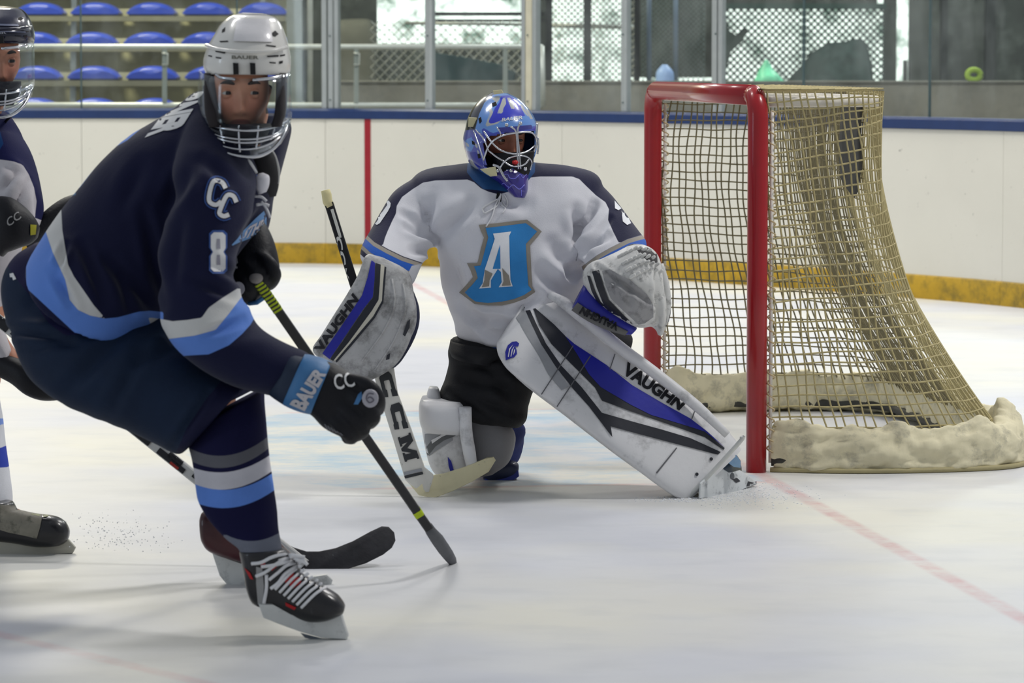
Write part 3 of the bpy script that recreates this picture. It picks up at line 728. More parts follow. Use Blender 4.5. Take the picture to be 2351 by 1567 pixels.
def skin_paint(o, T, k, base, lip, name):
    P = verts(o); Ti = np.array(T.inverted()); L = (P @ Ti[:3, :3].T + Ti[:3, 3]) / k
    front = L[:, 1] < -.04
    lipd = np.where(front, 1 - ((L[:, 0] / .027) ** 2 + ((L[:, 2] + .0735) / .0115) ** 2), -3) * 3
    hair = np.where((L[:, 2] > .055) | ((L[:, 1] > .0) & (L[:, 2] > -.05) & (L[:, 2] < .2)), 3.0, -3.0)
    hair = np.where(np.abs(L[:, 2]) > .25, -3, hair)
    cheek = np.where(front, 1.2 - (((np.abs(L[:, 0]) - .04) / .03) ** 2 + ((L[:, 2] + .035) / .026) ** 2), -3) * .5
    for nme, d in (('lip', lipd), ('hair', hair), ('cheek', cheek)):
        a = o.data.attributes.new(nme, 'FLOAT', 'POINT'); a.data.foreach_set('value', np.clip(d, -5, 5))
    m = mat(name, base, .5, var=.06, vs=25, bump=.12, bs=220, layers=[('cheek', tuple(int(a * .6 + b * .4) for a, b in zip(base, (190, 100, 80)))), ('lip', lip), ('hair', (38, 28, 24))], spec=.35)
    o.data.materials.clear(); o.data.materials.append(m); return m
def hand_mb(mb, wrist, knuckle, curl, side=1, k=1.0):
    """a closed hand: palm, four bent fingers of unequal length and a thumb, knuckle direction from wrist, curling towards 'curl'"""
    w = Vector(wrist); d = (Vector(knuckle) - w).normalized(); c = Vector(curl); c = (c - d * c.dot(d)).normalized(); x = d.cross(c) * side
    palm = w + d * .085 * k
    mb.capsule(w, .026 * k, w + d * .03 * k, .027 * k, 12)
    for i in range(4):
        o_ = x * (-.030 + .02 * i) * k; b0 = w + d * .02 * k + o_ * .6; b1 = palm + o_
        mb.capsule(b0, .013 * k, b1, .0115 * k, 8)
        L = (.040, .045, .042, .033)[i] * k
        p1 = b1 + d * L * .45 + c * L * .7; p2 = p1 + c * L * .55 - d * L * .45; p3 = p2 - d * L * .5 - c * L * .05
        mb.capsule(b1, .0105 * k, p1, .0095 * k, 8); mb.capsule(p1, .0095 * k, p2, .0085 * k, 8); mb.capsule(p2, .0085 * k, p3, .0075 * k, 8)
    t0 = w + d * .025 * k - x * .03 * k; t1 = t0 + d * .03 * k + c * .025 * k - x * .012 * k; t2 = t1 + c * .028 * k + x * .018 * k
    mb.capsule(t0, .014 * k, t1, .012 * k, 8); mb.capsule(t1, .0115 * k, t2, .009 * k, 8)
chrome = M('chrome_wire', (205, 206, 210), .18, .95, var=0, bump=0)
clear = None
def clear_mat():
    m = bpy.data.materials.new('clear_shield'); m.use_nodes = True; t = NT(m); t.n.remove(t.n['Principled BSDF'])
    tr = t.new('ShaderNodeBsdfTransparent'); tr.inputs[0].default_value = (.93, .95, .96, 1)
    gl = t.new('ShaderNodeBsdfGlossy'); gl.inputs['Roughness'].default_value = .08; gl.inputs[0].default_value = (.9, .95, 1, 1)
    lw = t.new('ShaderNodeLayerWeight'); lw.inputs[0].default_value = .35
    mx = t.new('ShaderNodeMixShader'); t.l.new(t.ramp(lw.outputs['Facing'], .15, 1, .012, .35), mx.inputs[0]); t.l.new(tr.outputs[0], mx.inputs[1]); t.l.new(gl.outputs[0], mx.inputs[2])
    t.l.new(mx.outputs[0], t.n['Material Output'].inputs[0]); return m
clear = clear_mat()
def half_wire(pts, Yc, rad, cx, hw, r, parent, name='cage_bar', m=None, mb=None):
    """wire over a curved mask: pixel points, depth bulging towards the viewer about column cx"""
    P = [W(x, y, Yc - rad * math.sqrt(max(.02, 1 - ((x - cx) / hw) ** 2))) for x, y in crom([list(p) for p in pts], 4)]
    own = mb is None; mb = mb or MB(); mb.tube(P, r, 7)
    return mb.build(name, m or chrome, parent) if own else None
def cage_helmet(person, X, Yc, shell, accent, kx, brand, dark=False, vis_mat=None):
    """hockey helmet with clear half shield and wire lower cage. X maps the skater-in-white-helmet pixel frame to this head's"""
    def S(*rows): return [(*X(a, b), *X(c, d), Yc + dy, th * kx) for a, b, c, d, dy, th in rows]
    hm = MB()
    hm.loft(S((546, 32, 618, 35, .03, .03), (528, 38, 634, 42, .03, .075), (508, 55, 646, 58, .03, .105), (494, 78, 655, 80, .02, .128), (478, 106, 662, 106, .01, .140), (469, 132, 667, 134, .0, .146), (468, 152, 667, 156, .0, .146), (474, 170, 664, 172, .0, .140)), n=48, sub=5, ex=2.25, cap=False)
    o = hm.build('helmet', shell, person); sm = o.modifiers.new('t', 'SOLIDIFY'); sm.thickness = .008; sm.offset = -1
    # rounded crown closing the top
    tb = bvh(o)
    mb = MB(); mb.loft(S((548, 31, 616, 34, .03, .03), (560, 29, 604, 31, .03, .015)), n=32, sub=3); mb.build('crown', shell, o)
    def P(pl): return [X(*p) for p in pl]
    # raised centre ridge, rear ridge and front lip
    rim = [X(474, 104), X(500, 113), X(560, 119), X(620, 117), X(658, 108)]
    half_wire(rim, Yc - .004, .145 * kx, X(567, 0)[0], 101 * kx_px(X), .0045 * kx, o, 'ridge', shell)
    decal('centre_panel', [[X(545, 42), X(617, 44), X(627, 96), X(535, 94)]], tb, accent, o, .005 * kx)
    vent = M('vent_black', (14, 14, 18), .7, bump=0)
    for pl in ([(503, 94), (523, 93), (524, 96), (506, 97)], [(610, 102), (634, 105), (633, 108), (612, 105)], [(494, 116), (518, 119), (516, 123), (495, 119)], [(495, 130), (508, 132), (507, 135), (495, 133)], [(613, 128), (640, 126), (640, 130), (614, 131)], [(643, 126), (655, 124), (654, 128), (643, 130)], [(618, 142), (634, 143), (633, 146), (619, 145)], [(641, 141), (650, 139), (649, 145), (641, 147)], [(478, 126), (487, 128), (486, 131), (478, 129)], [(510, 68), (517, 62), (516, 72), (509, 75)], [(625, 75), (632, 70), (640, 78), (632, 84), (626, 82)]):
        decal('vent', [P(pl)], tb, vent, o, .0025)
    letters('lettering', brand, [X(532, 135), X(594, 136), X(594, 128), X(532, 127)], tb, M('helmet_print', (120, 118, 108), .5) if not dark else M('helmet_print_light', (196, 200, 210), .5), o, .003, .03)
    for a in (541, 580):   # J-clips holding the shield
        yy = Yc - .150 * kx; A = [X(a - 6, 144), X(a + 6, 145), X(a + 7, 171), X(a - 5, 171)]; mb = MB(); mb.slab([(*p, yy) for p in A], .012); mb.build('clip', M('clip_black', (18, 18, 20), .5), o, smooth=False)
    for pl in ([(495, 170), (508, 178), (540, 182)], [(580, 184), (620, 180), (648, 174)]):
        half_wire([X(*p) for p in pl], Yc - .004, .147 * kx, X(567, 0)[0], 103 * kx_px(X), .004 * kx, o, 'visor_bracket', chrome)
    # clear shield
    vb = MB(); hw = 106 * kx_px(X); cxx, _ = X(562, 0); R = []
    for (yy, xl, xr, rad) in ((168, 460, 664, .150), (190, 458, 666, .158), (230, 456, 667, .163), (262, 456, 668, .163), (283, 459, 666, .160)):
        row = []
        for k in range(41):
            t = -1 + 2 * k / 40; px, py = X((xl + xr) / 2 + (xr - xl) / 2 * math.sin(t * math.pi / 2), yy + 14 * (1 - t * t) - 6 * abs(t))
            row.append(W(px, py, Yc - rad * kx * math.cos(t * math.pi / 2) ** .8 if abs(t) < 1 else Yc))
        R.append(row)
    vb.rings(R, closed=False); v = vb.build('face_shield', clear, person)
    sm = v.modifiers.new('t', 'SOLIDIFY'); sm.thickness = .003
    # clear side edges and lower cup
    cup = MB(); R = []
    for (yy, xl, xr, rad) in ((283, 459, 666, .160), (305, 466, 660, .157), (330, 482, 645, .146), (348, 505, 622, .128), (358, 530, 598, .108)):
        row = []
        for k in range(31):
            t = -1 + 2 * k / 30; px, py = X((xl + xr) / 2 + (xr - xl) / 2 * math.sin(t * math.pi / 2), yy + 14 * (1 - t * t) * (1 if yy < 340 else .4) - 6 * abs(t))
            row.append(W(px, py, Yc - rad * kx * math.cos(t * math.pi / 2) ** .8 if abs(t) < 1 else Yc))
        R.append(row)
    cup.rings(R, closed=False); c_ = cup.build('chin_shield', clear, person); sm = c_.modifiers.new('t', 'SOLIDIFY'); sm.thickness = .003
    cw = 104 * kx_px(X)
    for pl, r in (([(459, 274), (485, 288), (520, 296), (562, 300), (605, 297), (642, 287), (666, 274)], .0035), ([(466, 292), (492, 308), (525, 317), (562, 320), (600, 317), (636, 306), (660, 290)], .0028), ([(470, 298), (495, 315), (527, 325), (562, 328), (600, 324), (634, 312), (656, 297)], .0028), ([(482, 316), (505, 333), (535, 341), (565, 343), (598, 338), (626, 326), (646, 312)], .0025), ([(461, 282), (480, 322), (512, 348), (560, 360), (604, 355), (640, 328), (662, 283)], .0045)):
        half_wire([X(*p) for p in pl], Yc - .002, .160 * kx, X(562, 0)[0], cw, r * kx, person, 'cage_bar')
    for xs in (478, 505, 548, 593, 632, 652):
        yb = 352 - abs(xs - 562) ** 1.6 * .035
        half_wire([X(xs, 284 + (4 if 500 < xs < 630 else -4)), X(xs + (562 - xs) * .06, (284 + yb) / 2), X(xs + (562 - xs) * .16, yb)], Yc - .003, .158 * kx, X(562, 0)[0], cw, .0026 * kx, person, 'cage_bar')
    return o
def kx_px(X): return (X(100, 0)[0] - X(0, 0)[0]) / 100
def skate(person, boot_secs, cuff_secs, holder, steel, Y, th_h, mats, laces=None, tongue=None, name='skate'):
    bm_, hm_, sm_ = mats
    mb = MB(); mb.loft(boot_secs, n=26, sub=5, ex=2.6); 
    if cuff_secs: mb.loft(cuff_secs, n=24, sub=4, ex=2.3)
    o = mb.build(name, bm_, person, remesh=.005, smit=4)
    mb = MB(); mb.slab([(p[0], p[1], p[2] if len(p) > 2 else Y) for p in holder], th_h); mb.build('blade_holder', hm_, o, auto=40)
    mb = MB(); mb.slab([(p[0], p[1], p[2] if len(p) > 2 else Y) for p in steel], .004); mb.build('steel_blade', sm_, o, auto=40)
    return o
# ================================================================ THE GOALIE
navy = (24, 28, 62); 
gbase = GP(1180, 1085)
G_T = headT(1152, 319, 11.315, .40, .03, 0)
bm_ = MB(); head_mb(bm_, G_T, .93)
def cap(a, ra, b, rb): bm_.capsule(W(*a), ra, W(*b), rb)
cap((1165, 350, 11.36), .055, (1160, 420, 11.38), .07)
cap((1160, 430, 11.38), .09, (1165, 560, 11.34), .12); cap((1165, 560, 11.34), .13, (1155, 720, 11.32), .12)
cap((1010, 450, 11.37), .05, (1320, 450, 11.37), .05)
cap((990, 445, 11.37), .06, (905, 560, 11.25), .045); cap((905, 560, 11.25), .045, (875, 720, 11.08), .032)
cap((1340, 450, 11.37), .06, (1420, 580, 11.2), .045); cap((1420, 580, 11.2), .045, (1420, 660, 11.06), .033)
cap((1130, 790, 11.36), .09, (1080, 950, 11.3), .06); cap((1060, 970, 11.3), .06, (1120, 1060, 11.6), .045); cap((1120, 1060, 11.55), .04, (1160, 1075, 11.8), .03)
cap((1230, 780, 11.36), .11, (1380, 780, 11.27), .07); cap((1380, 790, 11.27), .06, (1600, 1040, 11.22), .04); cap((1600, 1040, 11.22), .035, (1635, 1082, 11.2), .025)
hand_mb(bm_, W(872, 730, 11.02), W(862, 790, 11.0), Vector((.5, .1, 0)), 1, .8)
hand_mb(bm_, W(1425, 665, 11.06), W(1450, 690, 11.04), Vector((0, -.4, 1)), 1, .7)
goalie = bm_.build('person', M('tmp_skin', (170, 120, 96)), origin=gbase, remesh=.0048, smit=3)
gskin = skin_paint(goalie, G_T, .93, (168, 112, 88), (150, 60, 56), 'goalie_skin')
tag(goalie, 'goalie in white jersey and blue painted mask, one padded leg kicked out', 'person')
eyes(G_T, goalie, (.35, .0), .93, skin=(166, 112))
# ---- jersey
mb = MB()
mb.loft([(1100, 372, 1226, 372, 11.39, .075), (1040, 380, 1290, 380, 11.38, .11), (965, 396, 1362, 398, 11.37, .15), (940, 430, 1382, 432, 11.35, .175), (950, 470, 1372, 470, 11.33, .19), (992, 540, 1330, 540, 11.31, .20), (1003, 580, 1344, 590, 11.3, .205), (1016, 640, 1354, 640, 11.3, .205), (1030, 690, 1335, 690, 11.3, .20), (1042, 740, 1300, 740, 11.3, .19), (1048, 768, 1250, 790, 11.3, .175), (1075, 785, 1215, 806, 11.3, .15)], n=44, ex=2.2)
mb.loft([(1000, 392, 1075, 480, 11.37, .11), (948, 412, 1040, 505, 11.36, .105), (905, 440, 1008, 530, 11.32, .10), (876, 480, 1004, 556, 11.27, .10), (852, 520, 985, 585, 11.2, .10), (833, 558, 970, 612, 11.14, .098), (829, 588, 955, 640, 11.1, .09), (838, 605, 944, 655, 11.08, .07)], n=34, ex=2.1)
mb.loft([(1300, 385, 1235, 480, 11.37, .11), (1352, 405, 1275, 510, 11.36, .105), (1400, 446, 1302, 540, 11.32, .10), (1440, 495, 1318, 570, 11.25, .10), (1468, 530, 1332, 600, 11.18, .10), (1484, 555, 1350, 640, 11.1, .095), (1480, 590, 1365, 660, 11.06, .08)], n=34, ex=2.1)
gj = mb.build('jersey', M('tmp_skin'), goalie, remesh=.0065, smit=5)
creases(gj, [(1005, 560, 935, 520, 9, .012), (1003, 548, 925, 490, 8, .009), (1000, 575, 945, 575, 9, .010), (1090, 470, 1010, 545, 16, .012), (1000, 440, 975, 520, 16, .010),
 (1315, 560, 1365, 470, 10, .014), (1325, 590, 1395, 540, 9, .012), (1322, 545, 1320, 480, 12, .012), (1335, 600, 1400, 500, 7, .008), (1262, 560, 1335, 640, 16, .014), (1240, 620, 1320, 690, 14, .010),
 (1090, 730, 1200, 745, 10, .010), (1060, 700, 1130, 770, 12, .010), (1180, 720, 1230, 680, 12, .010), (1040, 600, 1060, 690, 14, .008), (1130, 770, 1220, 740, 12, .009), (1140, 455, 1210, 470, 16, .010), (1300, 640, 1345, 600, 14, .012)], 1.8)
lumps(gj, .012, 5.5, 2)
NV_ = (22, 24, 56)
yoke = [(700, 700), (822, 600), (830, 560), (873, 566), (880, 560), (884, 545), (891, 528), (900, 508), (909, 490), (911, 472), (923, 452), (946, 435), (971, 419), (1000, 414), (1073, 412), (1088, 418), (1104, 432), (1122, 440), (1145, 446), (1168, 440), (1185, 424), (1212, 408), (1240, 405), (1314, 405), (1330, 411), (1345, 426), (1368, 448), (1390, 464), (1398, 480), (1396, 505), (1408, 532), (1420, 556), (1440, 556), (1560, 560), (1560, 250), (700, 250)]
collar = [(1085, 412), (1072, 395), (1075, 350), (1230, 350), (1228, 395), (1205, 425), (1175, 442), (1140, 436), (1110, 434)]
cv = [(815, 505), (835, 533), (860, 556), (890, 573), (925, 590), (985, 610)]; vv = (-.35, .93)
cr = [(1500, 535), (1467, 541), (1440, 549), (1400, 569), (1370, 586), (1335, 612)]; vr = (.42, .90)
TAN = (148, 142, 132); BL = (24, 84, 176)
paint(gj, 'goalie_jersey', (214, 214, 220), [(yoke, NV_), (collar, (22, 70, 120)),
 (band(cv, -2, 46, vv) , NV_), (band(cv, 0, 9, vv), TAN), (band(cv, 9, 26, vv), BL), (band(cv, 26, 35, vv), TAN), ([(945, 610), (990, 600), (990, 650), (930, 660), (935, 632)], (176, 178, 184)),
 (band(cr, 0, 60, vr), BL), (band(cr, 0, 10, vr), TAN)], rough=.75, var=.05, vs=3, bump=.22, bs=260, sheen=.15, spec=.2)
T = bvh(gj)
tan = M('crest_tan', (140, 134, 124), .7, bump=.1, bs=300); cblue = M('crest_blue', (44, 128, 194), .65, bump=.1, bs=300); cwht = M('crest_white', (226, 228, 232), .65)
c0 = decal('crest', [[(1099, 516), (1150, 511), (1210, 504), (1244, 531), (1217, 563), (1219, 600), (1222, 657), (1229, 670), (1207, 685), (1180, 695), (1153, 701), (1120, 701), (1089, 697), (1070, 683), (1054, 671), (1072, 652), (1086, 636), (1080, 620), (1072, 604), (1096, 604), (1104, 570), (1111, 545), (1104, 530)]], T, tan, gj, .004)
decal('crest_field', [[(1115, 523), (1160, 518), (1207, 512), (1233, 531), (1207, 560), (1209, 600), (1213, 655), (1221, 665), (1203, 677), (1180, 686), (1153, 692), (1120, 695), (1092, 692), (1078, 682), (1067, 671), (1083, 655), (1097, 638), (1093, 622), (1088, 611), (1104, 609), (1113, 575), (1121, 545)]], T, cblue, gj, .0055)
decal('crest_letter', [[(1132, 536), (1174, 531), (1169, 541), (1170, 590), (1172, 642), (1177, 657), (1145, 659), (1152, 647), (1150, 624), (1143, 617), (1136, 628), (1127, 643), (1127, 660), (1100, 662), (1108, 650), (1113, 618), (1124, 585), (1136, 548)]], T, cwht, gj, .007)
decal('crest_field', [[(1148, 562), (1149, 617), (1131, 617)]], T, cblue, gj, .008)
decal('crest_letter_shade', [[(1113, 619), (1131, 628), (1124, 643), (1123, 657), (1106, 659), (1112, 643)], [(1153, 615), (1168, 632), (1173, 655), (1152, 656), (1156, 645)]], T, tan, gj, .0085)
decal('sleeve_number', [[(888, 455), (897, 466), (896, 474), (891, 484), (872, 512), (865, 516), (855, 509), (853, 503), (860, 492), (866, 486)]], T, cwht, gj, .004)
decal('sleeve_number', [[(1411, 460), (1424, 458), (1427, 478), (1420, 482), (1412, 478)], [(1428, 492), (1442, 496), (1449, 512), (1440, 516), (1430, 508)], [(1424, 470), (1432, 482), (1436, 498), (1430, 496)]], T, cwht, gj, .004)
decal('number_core', [[(885, 466), (880, 482), (867, 499), (862, 505), (870, 490), (878, 475)]], T, M('navy_cloth', NV_, .75), gj, .0055)
lace = M('lace_white', (220, 220, 222), .7)
yl = 11.13
for pl in ([(1150, 444), (1143, 470), (1126, 482), (1112, 490)], [(1150, 446), (1138, 470), (1128, 500), (1116, 520)], [(1158, 446), (1165, 460), (1162, 474), (1154, 462)], [(1112, 490), (1108, 478), (1125, 466), (1144, 456)], [(1150, 470), (1160, 478), (1152, 490)]):
    mb = MB(); pts = []
    for x, y in crom([list(p) for p in pl], 4):
        h_ = T.ray_cast(CAMP, (W(x, y, 10) - CAMP).normalized()); pts.append((h_[0] + Vector((0, -.004, 0))) if h_[0] else W(x, y, yl))
    mb.tube(pts, .0026, 6); mb.build('neck_lace', lace, gj)
decal('neck_gap', [[(1141, 441), (1152, 443), (1151, 462), (1144, 466), (1139, 455)]], T, M('gap_black', (16, 16, 20), .8), gj, .003)
mb = MB(); mb.loft([(1094, 352, 1226, 352, 11.36, .085), (1092, 385, 1222, 385, 11.34, .095), (1112, 420, 1200, 420, 11.28, .07), (1140, 438, 1180, 438, 11.25, .04)], n=28); mb.build('neck_guard', M('neck_black', (18, 18, 22), .8), goalie)
mb = MB(); mb.loft([(1054, 756, 1262, 790, 11.3, .165), (1052, 778, 1260, 800, 11.3, .17), (1060, 792, 1255, 812, 11.3, .165)], n=36); mb.build('shirt', M('shirt_blue', (22, 66, 140), .75), goalie)
# ---- pants
pb = MB()
pb.loft([(1038, 772, 1250, 784, 11.31, .165), (1032, 800, 1250, 820, 11.31, .185), (1030, 830, 1240, 850, 11.30, .19), (1018, 870, 1226, 890, 11.28, .19), (1008, 902, 1212, 925, 11.26, .18), (1012, 925, 1204, 962, 11.25, .165), (1040, 945, 1190, 980, 11.25, .13)], n=38, ex=2.3)
pb.loft([(1215, 700, 1190, 810, 11.33, .14), (1290, 690, 1270, 860, 11.32, .14), (1370, 712, 1350, 860, 11.30, .13), (1430, 752, 1410, 850, 11.28, .11), (1453, 775, 1436, 830, 11.27, .08)], n=30, ex=2.3)
pants = pb.build('pants', M('pants_black', (22, 23, 27), .8, var=.12, vs=8, bump=.25, bs=180, dirt=((60, 62, 68), 8, .6, .8, .25)), goalie, remesh=.008, smit=5)
creases(pants, [(1045, 812, 1150, 828, 7, .012), (1060, 870, 1200, 900, 12, .010), (1110, 830, 1190, 940, 14, .010), (1030, 900, 1120, 960, 8, .012), (1100, 920, 1190, 950, 9, .010)], 1.2); lumps(pants, .010, 7, 4)
mb = MB(); mb.loft([(1034, 780, 1240, 800, 11.3, .185), (1031, 800, 1160, 824, 11.28, .19), (1036, 815, 1150, 834, 11.27, .185)], n=36, ex=2.3); mb.build('waist_flap', M('pants_black'), goalie)
# ---- leg pads
padw = mat('pad_white', (216, 216, 218), .42, var=.05, vs=3, bump=.15, bs=40, dirt=((92, 92, 92), 9, .52, .72, .6))
mb = MB()
mb.loft([(1242, 668, 1196, 700, 11.20, .05, 0, 0, -.05), (1258, 664, 1152, 768, 11.17, .08, 0, 0, -.06), (1280, 672, 1140, 792, 11.15, .085, 0, 0, -.07), (1312, 700, 1150, 825, 11.13, .085, 0, 0, -.07), (1348, 730, 1183, 862, 11.11, .085, 0, 0, -.08), (1425, 790, 1298, 950, 11.08, .085, 0, 0, -.08), (1500, 846, 1355, 995, 11.07, .08, 0, 0, -.08), (1562, 892, 1425, 1048, 11.06, .08, 0, 0, -.08), (1640, 957, 1510, 1112, 11.06, .075, 0, 0, -.08), (1688, 1008, 1556, 1142, 11.06, .07, 0, 0, -.07), (1700, 1030, 1578, 1146, 11.06, .055, 0, 0, -.06)], n=44, ex=5, sub=6)
pad = mb.build('leg_pad', padw, goalie, auto=50)
T = bvh(pad)
blk_m = M('pad_black', (38, 40, 48), .45, bump=.1); blu_m = M('pad_blue', (38, 42, 150), .42, var=.12, vs=6, bump=.1, dirt=((30, 30, 60), 14, .6, .8, .4)); gry_m = M('pad_grey', (150, 152, 156), .5)
decal('pad_graphic_grey', [[(1185, 728), (1203, 706), (1222, 745), (1253, 803), (1276, 839), (1306, 886), (1290, 895), (1259, 859), (1239, 819)]], T, gry_m, pad, .002)
decal('pad_graphic_black', [[(1211, 698), (1230, 740), (1254, 789), (1289, 839), (1336, 889), (1382, 947), (1452, 967), (1518, 985), (1585, 1005), (1655, 1037), (1648, 1043), (1551, 1018), (1468, 996), (1402, 978), (1406, 1003), (1352, 932), (1316, 892), (1276, 841), (1243, 790), (1220, 742), (1203, 705)]], T, blk_m, pad, .003)
decal('pad_graphic_black', [[(1215, 695), (1273, 745), (1299, 772), (1326, 813), (1352, 857), (1379, 887), (1449, 928), (1495, 951), (1568, 973), (1618, 988), (1664, 1028), (1661, 1032), (1618, 1003), (1551, 979), (1452, 945), (1382, 919), (1366, 889), (1316, 839), (1266, 789), (1238, 745), (1226, 712)]], T, blk_m, pad, .003)
decal('pad_graphic_blue', [[(1298, 771), (1319, 789), (1392, 837), (1452, 884), (1518, 923), (1585, 960), (1624, 990), (1665, 1027), (1618, 990), (1568, 974), (1495, 952), (1449, 929), (1379, 888), (1352, 858), (1326, 814)]], T, blu_m, pad, .004)
letters('lettering', 'VAUGHN', [(1427, 857), (1559, 942), (1579, 921), (1441, 829)], T, M('print_black', (24, 24, 30), .5), pad, .0035, .05)
eag = [(1161, 827), (1160, 808), (1166, 792), (1176, 784), (1186, 783), (1192, 788), (1190, 795), (1183, 795), (1186, 803), (1187, 812), (1180, 820), (1172, 822)]
decal('emblem', [eag], T, blu_m, pad, .003)
decal('emblem_lines', [[(1166, 818), (1169, 800), (1178, 790), (1171, 802), (1168, 819)], [(1172, 818), (1175, 802), (1181, 794), (1177, 804), (1174, 818)], [(1178, 815), (1180, 803), (1183, 800), (1182, 808)]], T, M('pad_line_white', (205, 205, 212), .5), pad, .0045)
seamm = M('pad_seam', (96, 96, 100), .7)
for a, b_ in (((1316, 793), (1243, 905)), ((1356, 816), (1276, 937)), ((1412, 812), (1400, 848)), ((1606, 915), (1588, 962)), ((1440, 870), (1392, 840))):
    w = .9; decal('pad_seam', [[(a[0] - w, a[1] - w), (a[0] + w, a[1] + w), (b_[0] + w, b_[1] + w), (b_[0] - w, b_[1] - w)]], T, seamm, pad, .0045)
decal('pad_seam', [[(1506, 1084), (1553, 1026), (1555, 1028), (1508, 1087)]], T, seamm, pad, .004)
mb = MB(); P_ = [W(1704, 1002, 10.95), W(1700, 1012, 10.955), W(1640, 1078, 10.955), W(1580, 1140, 10.955)]
mb.tube(P_, .008, 8, 4, flat=.7); mb.build('toe_bar', M('toe_bar_white', (205, 207, 205), .5), pad)
for hx, hy in ((1633, 1053), (1600, 1088)): decal('rivet_hole', [ellipse(hx, hy, 4, 4, 12)], T, M('pad_black'), pad, .004)
strap_m = M('strap_black', (22, 22, 26), .6)
for (x, y) in ((1520, 868), (1545, 888), (1575, 905), (1596, 922)):
    mb = MB(); mb.slab([(x - 9, y - 6, 11.12), (x + 9, y + 5, 11.12), (x + 5, y + 12, 11.12), (x - 12, y, 11.12)], .04); mb.build('strap', strap_m, pad, smooth=False)
# outer roll along the upper edge
mb = MB(); mb.tube([W(1262, 676, 11.10), W(1300, 698, 11.08), W(1350, 738, 11.07), W(1430, 802, 11.05), W(1500, 853, 11.04), W(1600, 932, 11.03), W(1670, 998, 11.02)], [.012, .019, .020, .019, .018, .017, .012], 14, 4); mb.build('outer_roll', padw, pad)
mb = MB(); mb.tube([W(1150, 800, 11.05), W(1190, 862, 11.03), W(1300, 948, 11.0), W(1420, 1040, 10.98), W(1540, 1128, 10.97)], [.006, .009, .009, .009, .006], 10, 4); mb.build('inner_binding', padw, pad)
# kneeling pad
mb = MB()
mb.loft([(968, 975, 1066, 975, 11.2, .10), (972, 1000, 1072, 1010, 11.2, .10), (980, 1040, 1080, 1050, 11.2, .10), (990, 1070, 1087, 1078, 11.2, .10), (1005, 1090, 1088, 1094, 11.2, .09)], n=34, ex=5)
kp = mb.build('knee_pad', padw, goalie, auto=50)
mb = MB(); mb.loft([(968, 912, 1060, 918, 11.17, .10), (962, 930, 1068, 932, 11.16, .12), (964, 965, 1070, 975, 11.16, .12), (972, 986, 1066, 992, 11.17, .11)], n=34, ex=4); mb.build('thigh_rise', padw, kp, auto=50)
mb = MB(); mb.loft([(985, 888, 1006, 890, 11.22, .05), (980, 905, 1012, 906, 11.22, .06), (984, 925, 1015, 925, 11.22, .06)], n=20, ex=3); mb.build('rear_flap', padw, kp)
T = bvh(kp)
decal('pad_graphic_grey', [[(975, 996), (1038, 992), (1040, 1010), (1000, 1035), (980, 1050), (974, 1030)]], T, gry_m, kp, .003)
decal('pad_graphic_black', [[(975, 1030), (990, 1012), (1010, 998), (1045, 988), (1046, 1000), (1020, 1010), (1000, 1024), (982, 1046)]], T, M('pad_dark_grey', (96, 98, 100), .5), kp, .004)
decal('pad_graphic_white', [[(990, 1010), (1020, 994), (1045, 986), (1046, 990), (1015, 1002), (992, 1018)]], T, padw, kp, .005)
decal('pad_graphic_blue', [[(1028, 1048), (1036, 1058), (1042, 1080), (1034, 1082), (1030, 1070)]], T, blu_m, kp, .004)
mb = MB(); mb.tube([W(1068, 935, 11.05), W(1070, 990, 11.06), W(1078, 1040, 11.07), W(1086, 1085, 11.08)], [.02, .02, .02, .016], 14, 4); mb.build('outer_roll', padw, kp)
mb = MB(); mb.loft([(1066, 925, 1080, 935, 11.3, .08), (1068, 945, 1150, 960, 11.3, .10), (1072, 985, 1180, 990, 11.3, .10), (1080, 1030, 1182, 1025, 11.3, .10), (1086, 1070, 1165, 1062, 11.3, .09), (1092, 1092, 1130, 1088, 11.3, .06)], n=30, ex=2.3)
o = mb.build('calf_wrap', M('wrap_grey', (138, 138, 142), .6, var=.08), goalie); lumps(o, .006, 10)
mb = MB(); mb.loft([(1120, 950, 1190, 960, 11.45, .08), (1130, 975, 1204, 985, 11.5, .08), (1130, 1010, 1202, 1010, 11.55, .08), (1120, 1050, 1190, 1050, 11.6, .07), (1115, 1075, 1178, 1072, 11.65, .06)], n=26)
o = mb.build('sock', M('sock_navy', (34, 44, 100), .85, var=.2, vs=10), goalie); lumps(o, .01, 12)
sk_b = mat('goalie_skate', (30, 40, 72), .5, var=.2, coat=.3); sk_h = M('goalie_cowling', (206, 210, 212), .4, dirt=((60, 64, 80), 30, .55, .7, .7)); steel_m = M('steel', (120, 128, 140), .22, .9, bump=0)
skate(goalie, [(1112, 1062, 1108, 1100, 11.45, .04), (1130, 1056, 1128, 1106, 11.45, .045), (1160, 1054, 1160, 1100, 11.45, .045), (1182, 1058, 1180, 1092, 11.45, .04), (1192, 1066, 1190, 1084, 11.45, .03)], None, [(1110, 1088), (1190, 1078), (1192, 1092), (1180, 1100), (1114, 1104)], [(1114, 1100), (1186, 1096), (1186, 1104), (1116, 1107)], 11.43, .03, (sk_b, M('cowl_blue', (42, 56, 140), .4), steel_m))
def yx(x): return 10.935 + (x - 1604) / 133 * .33
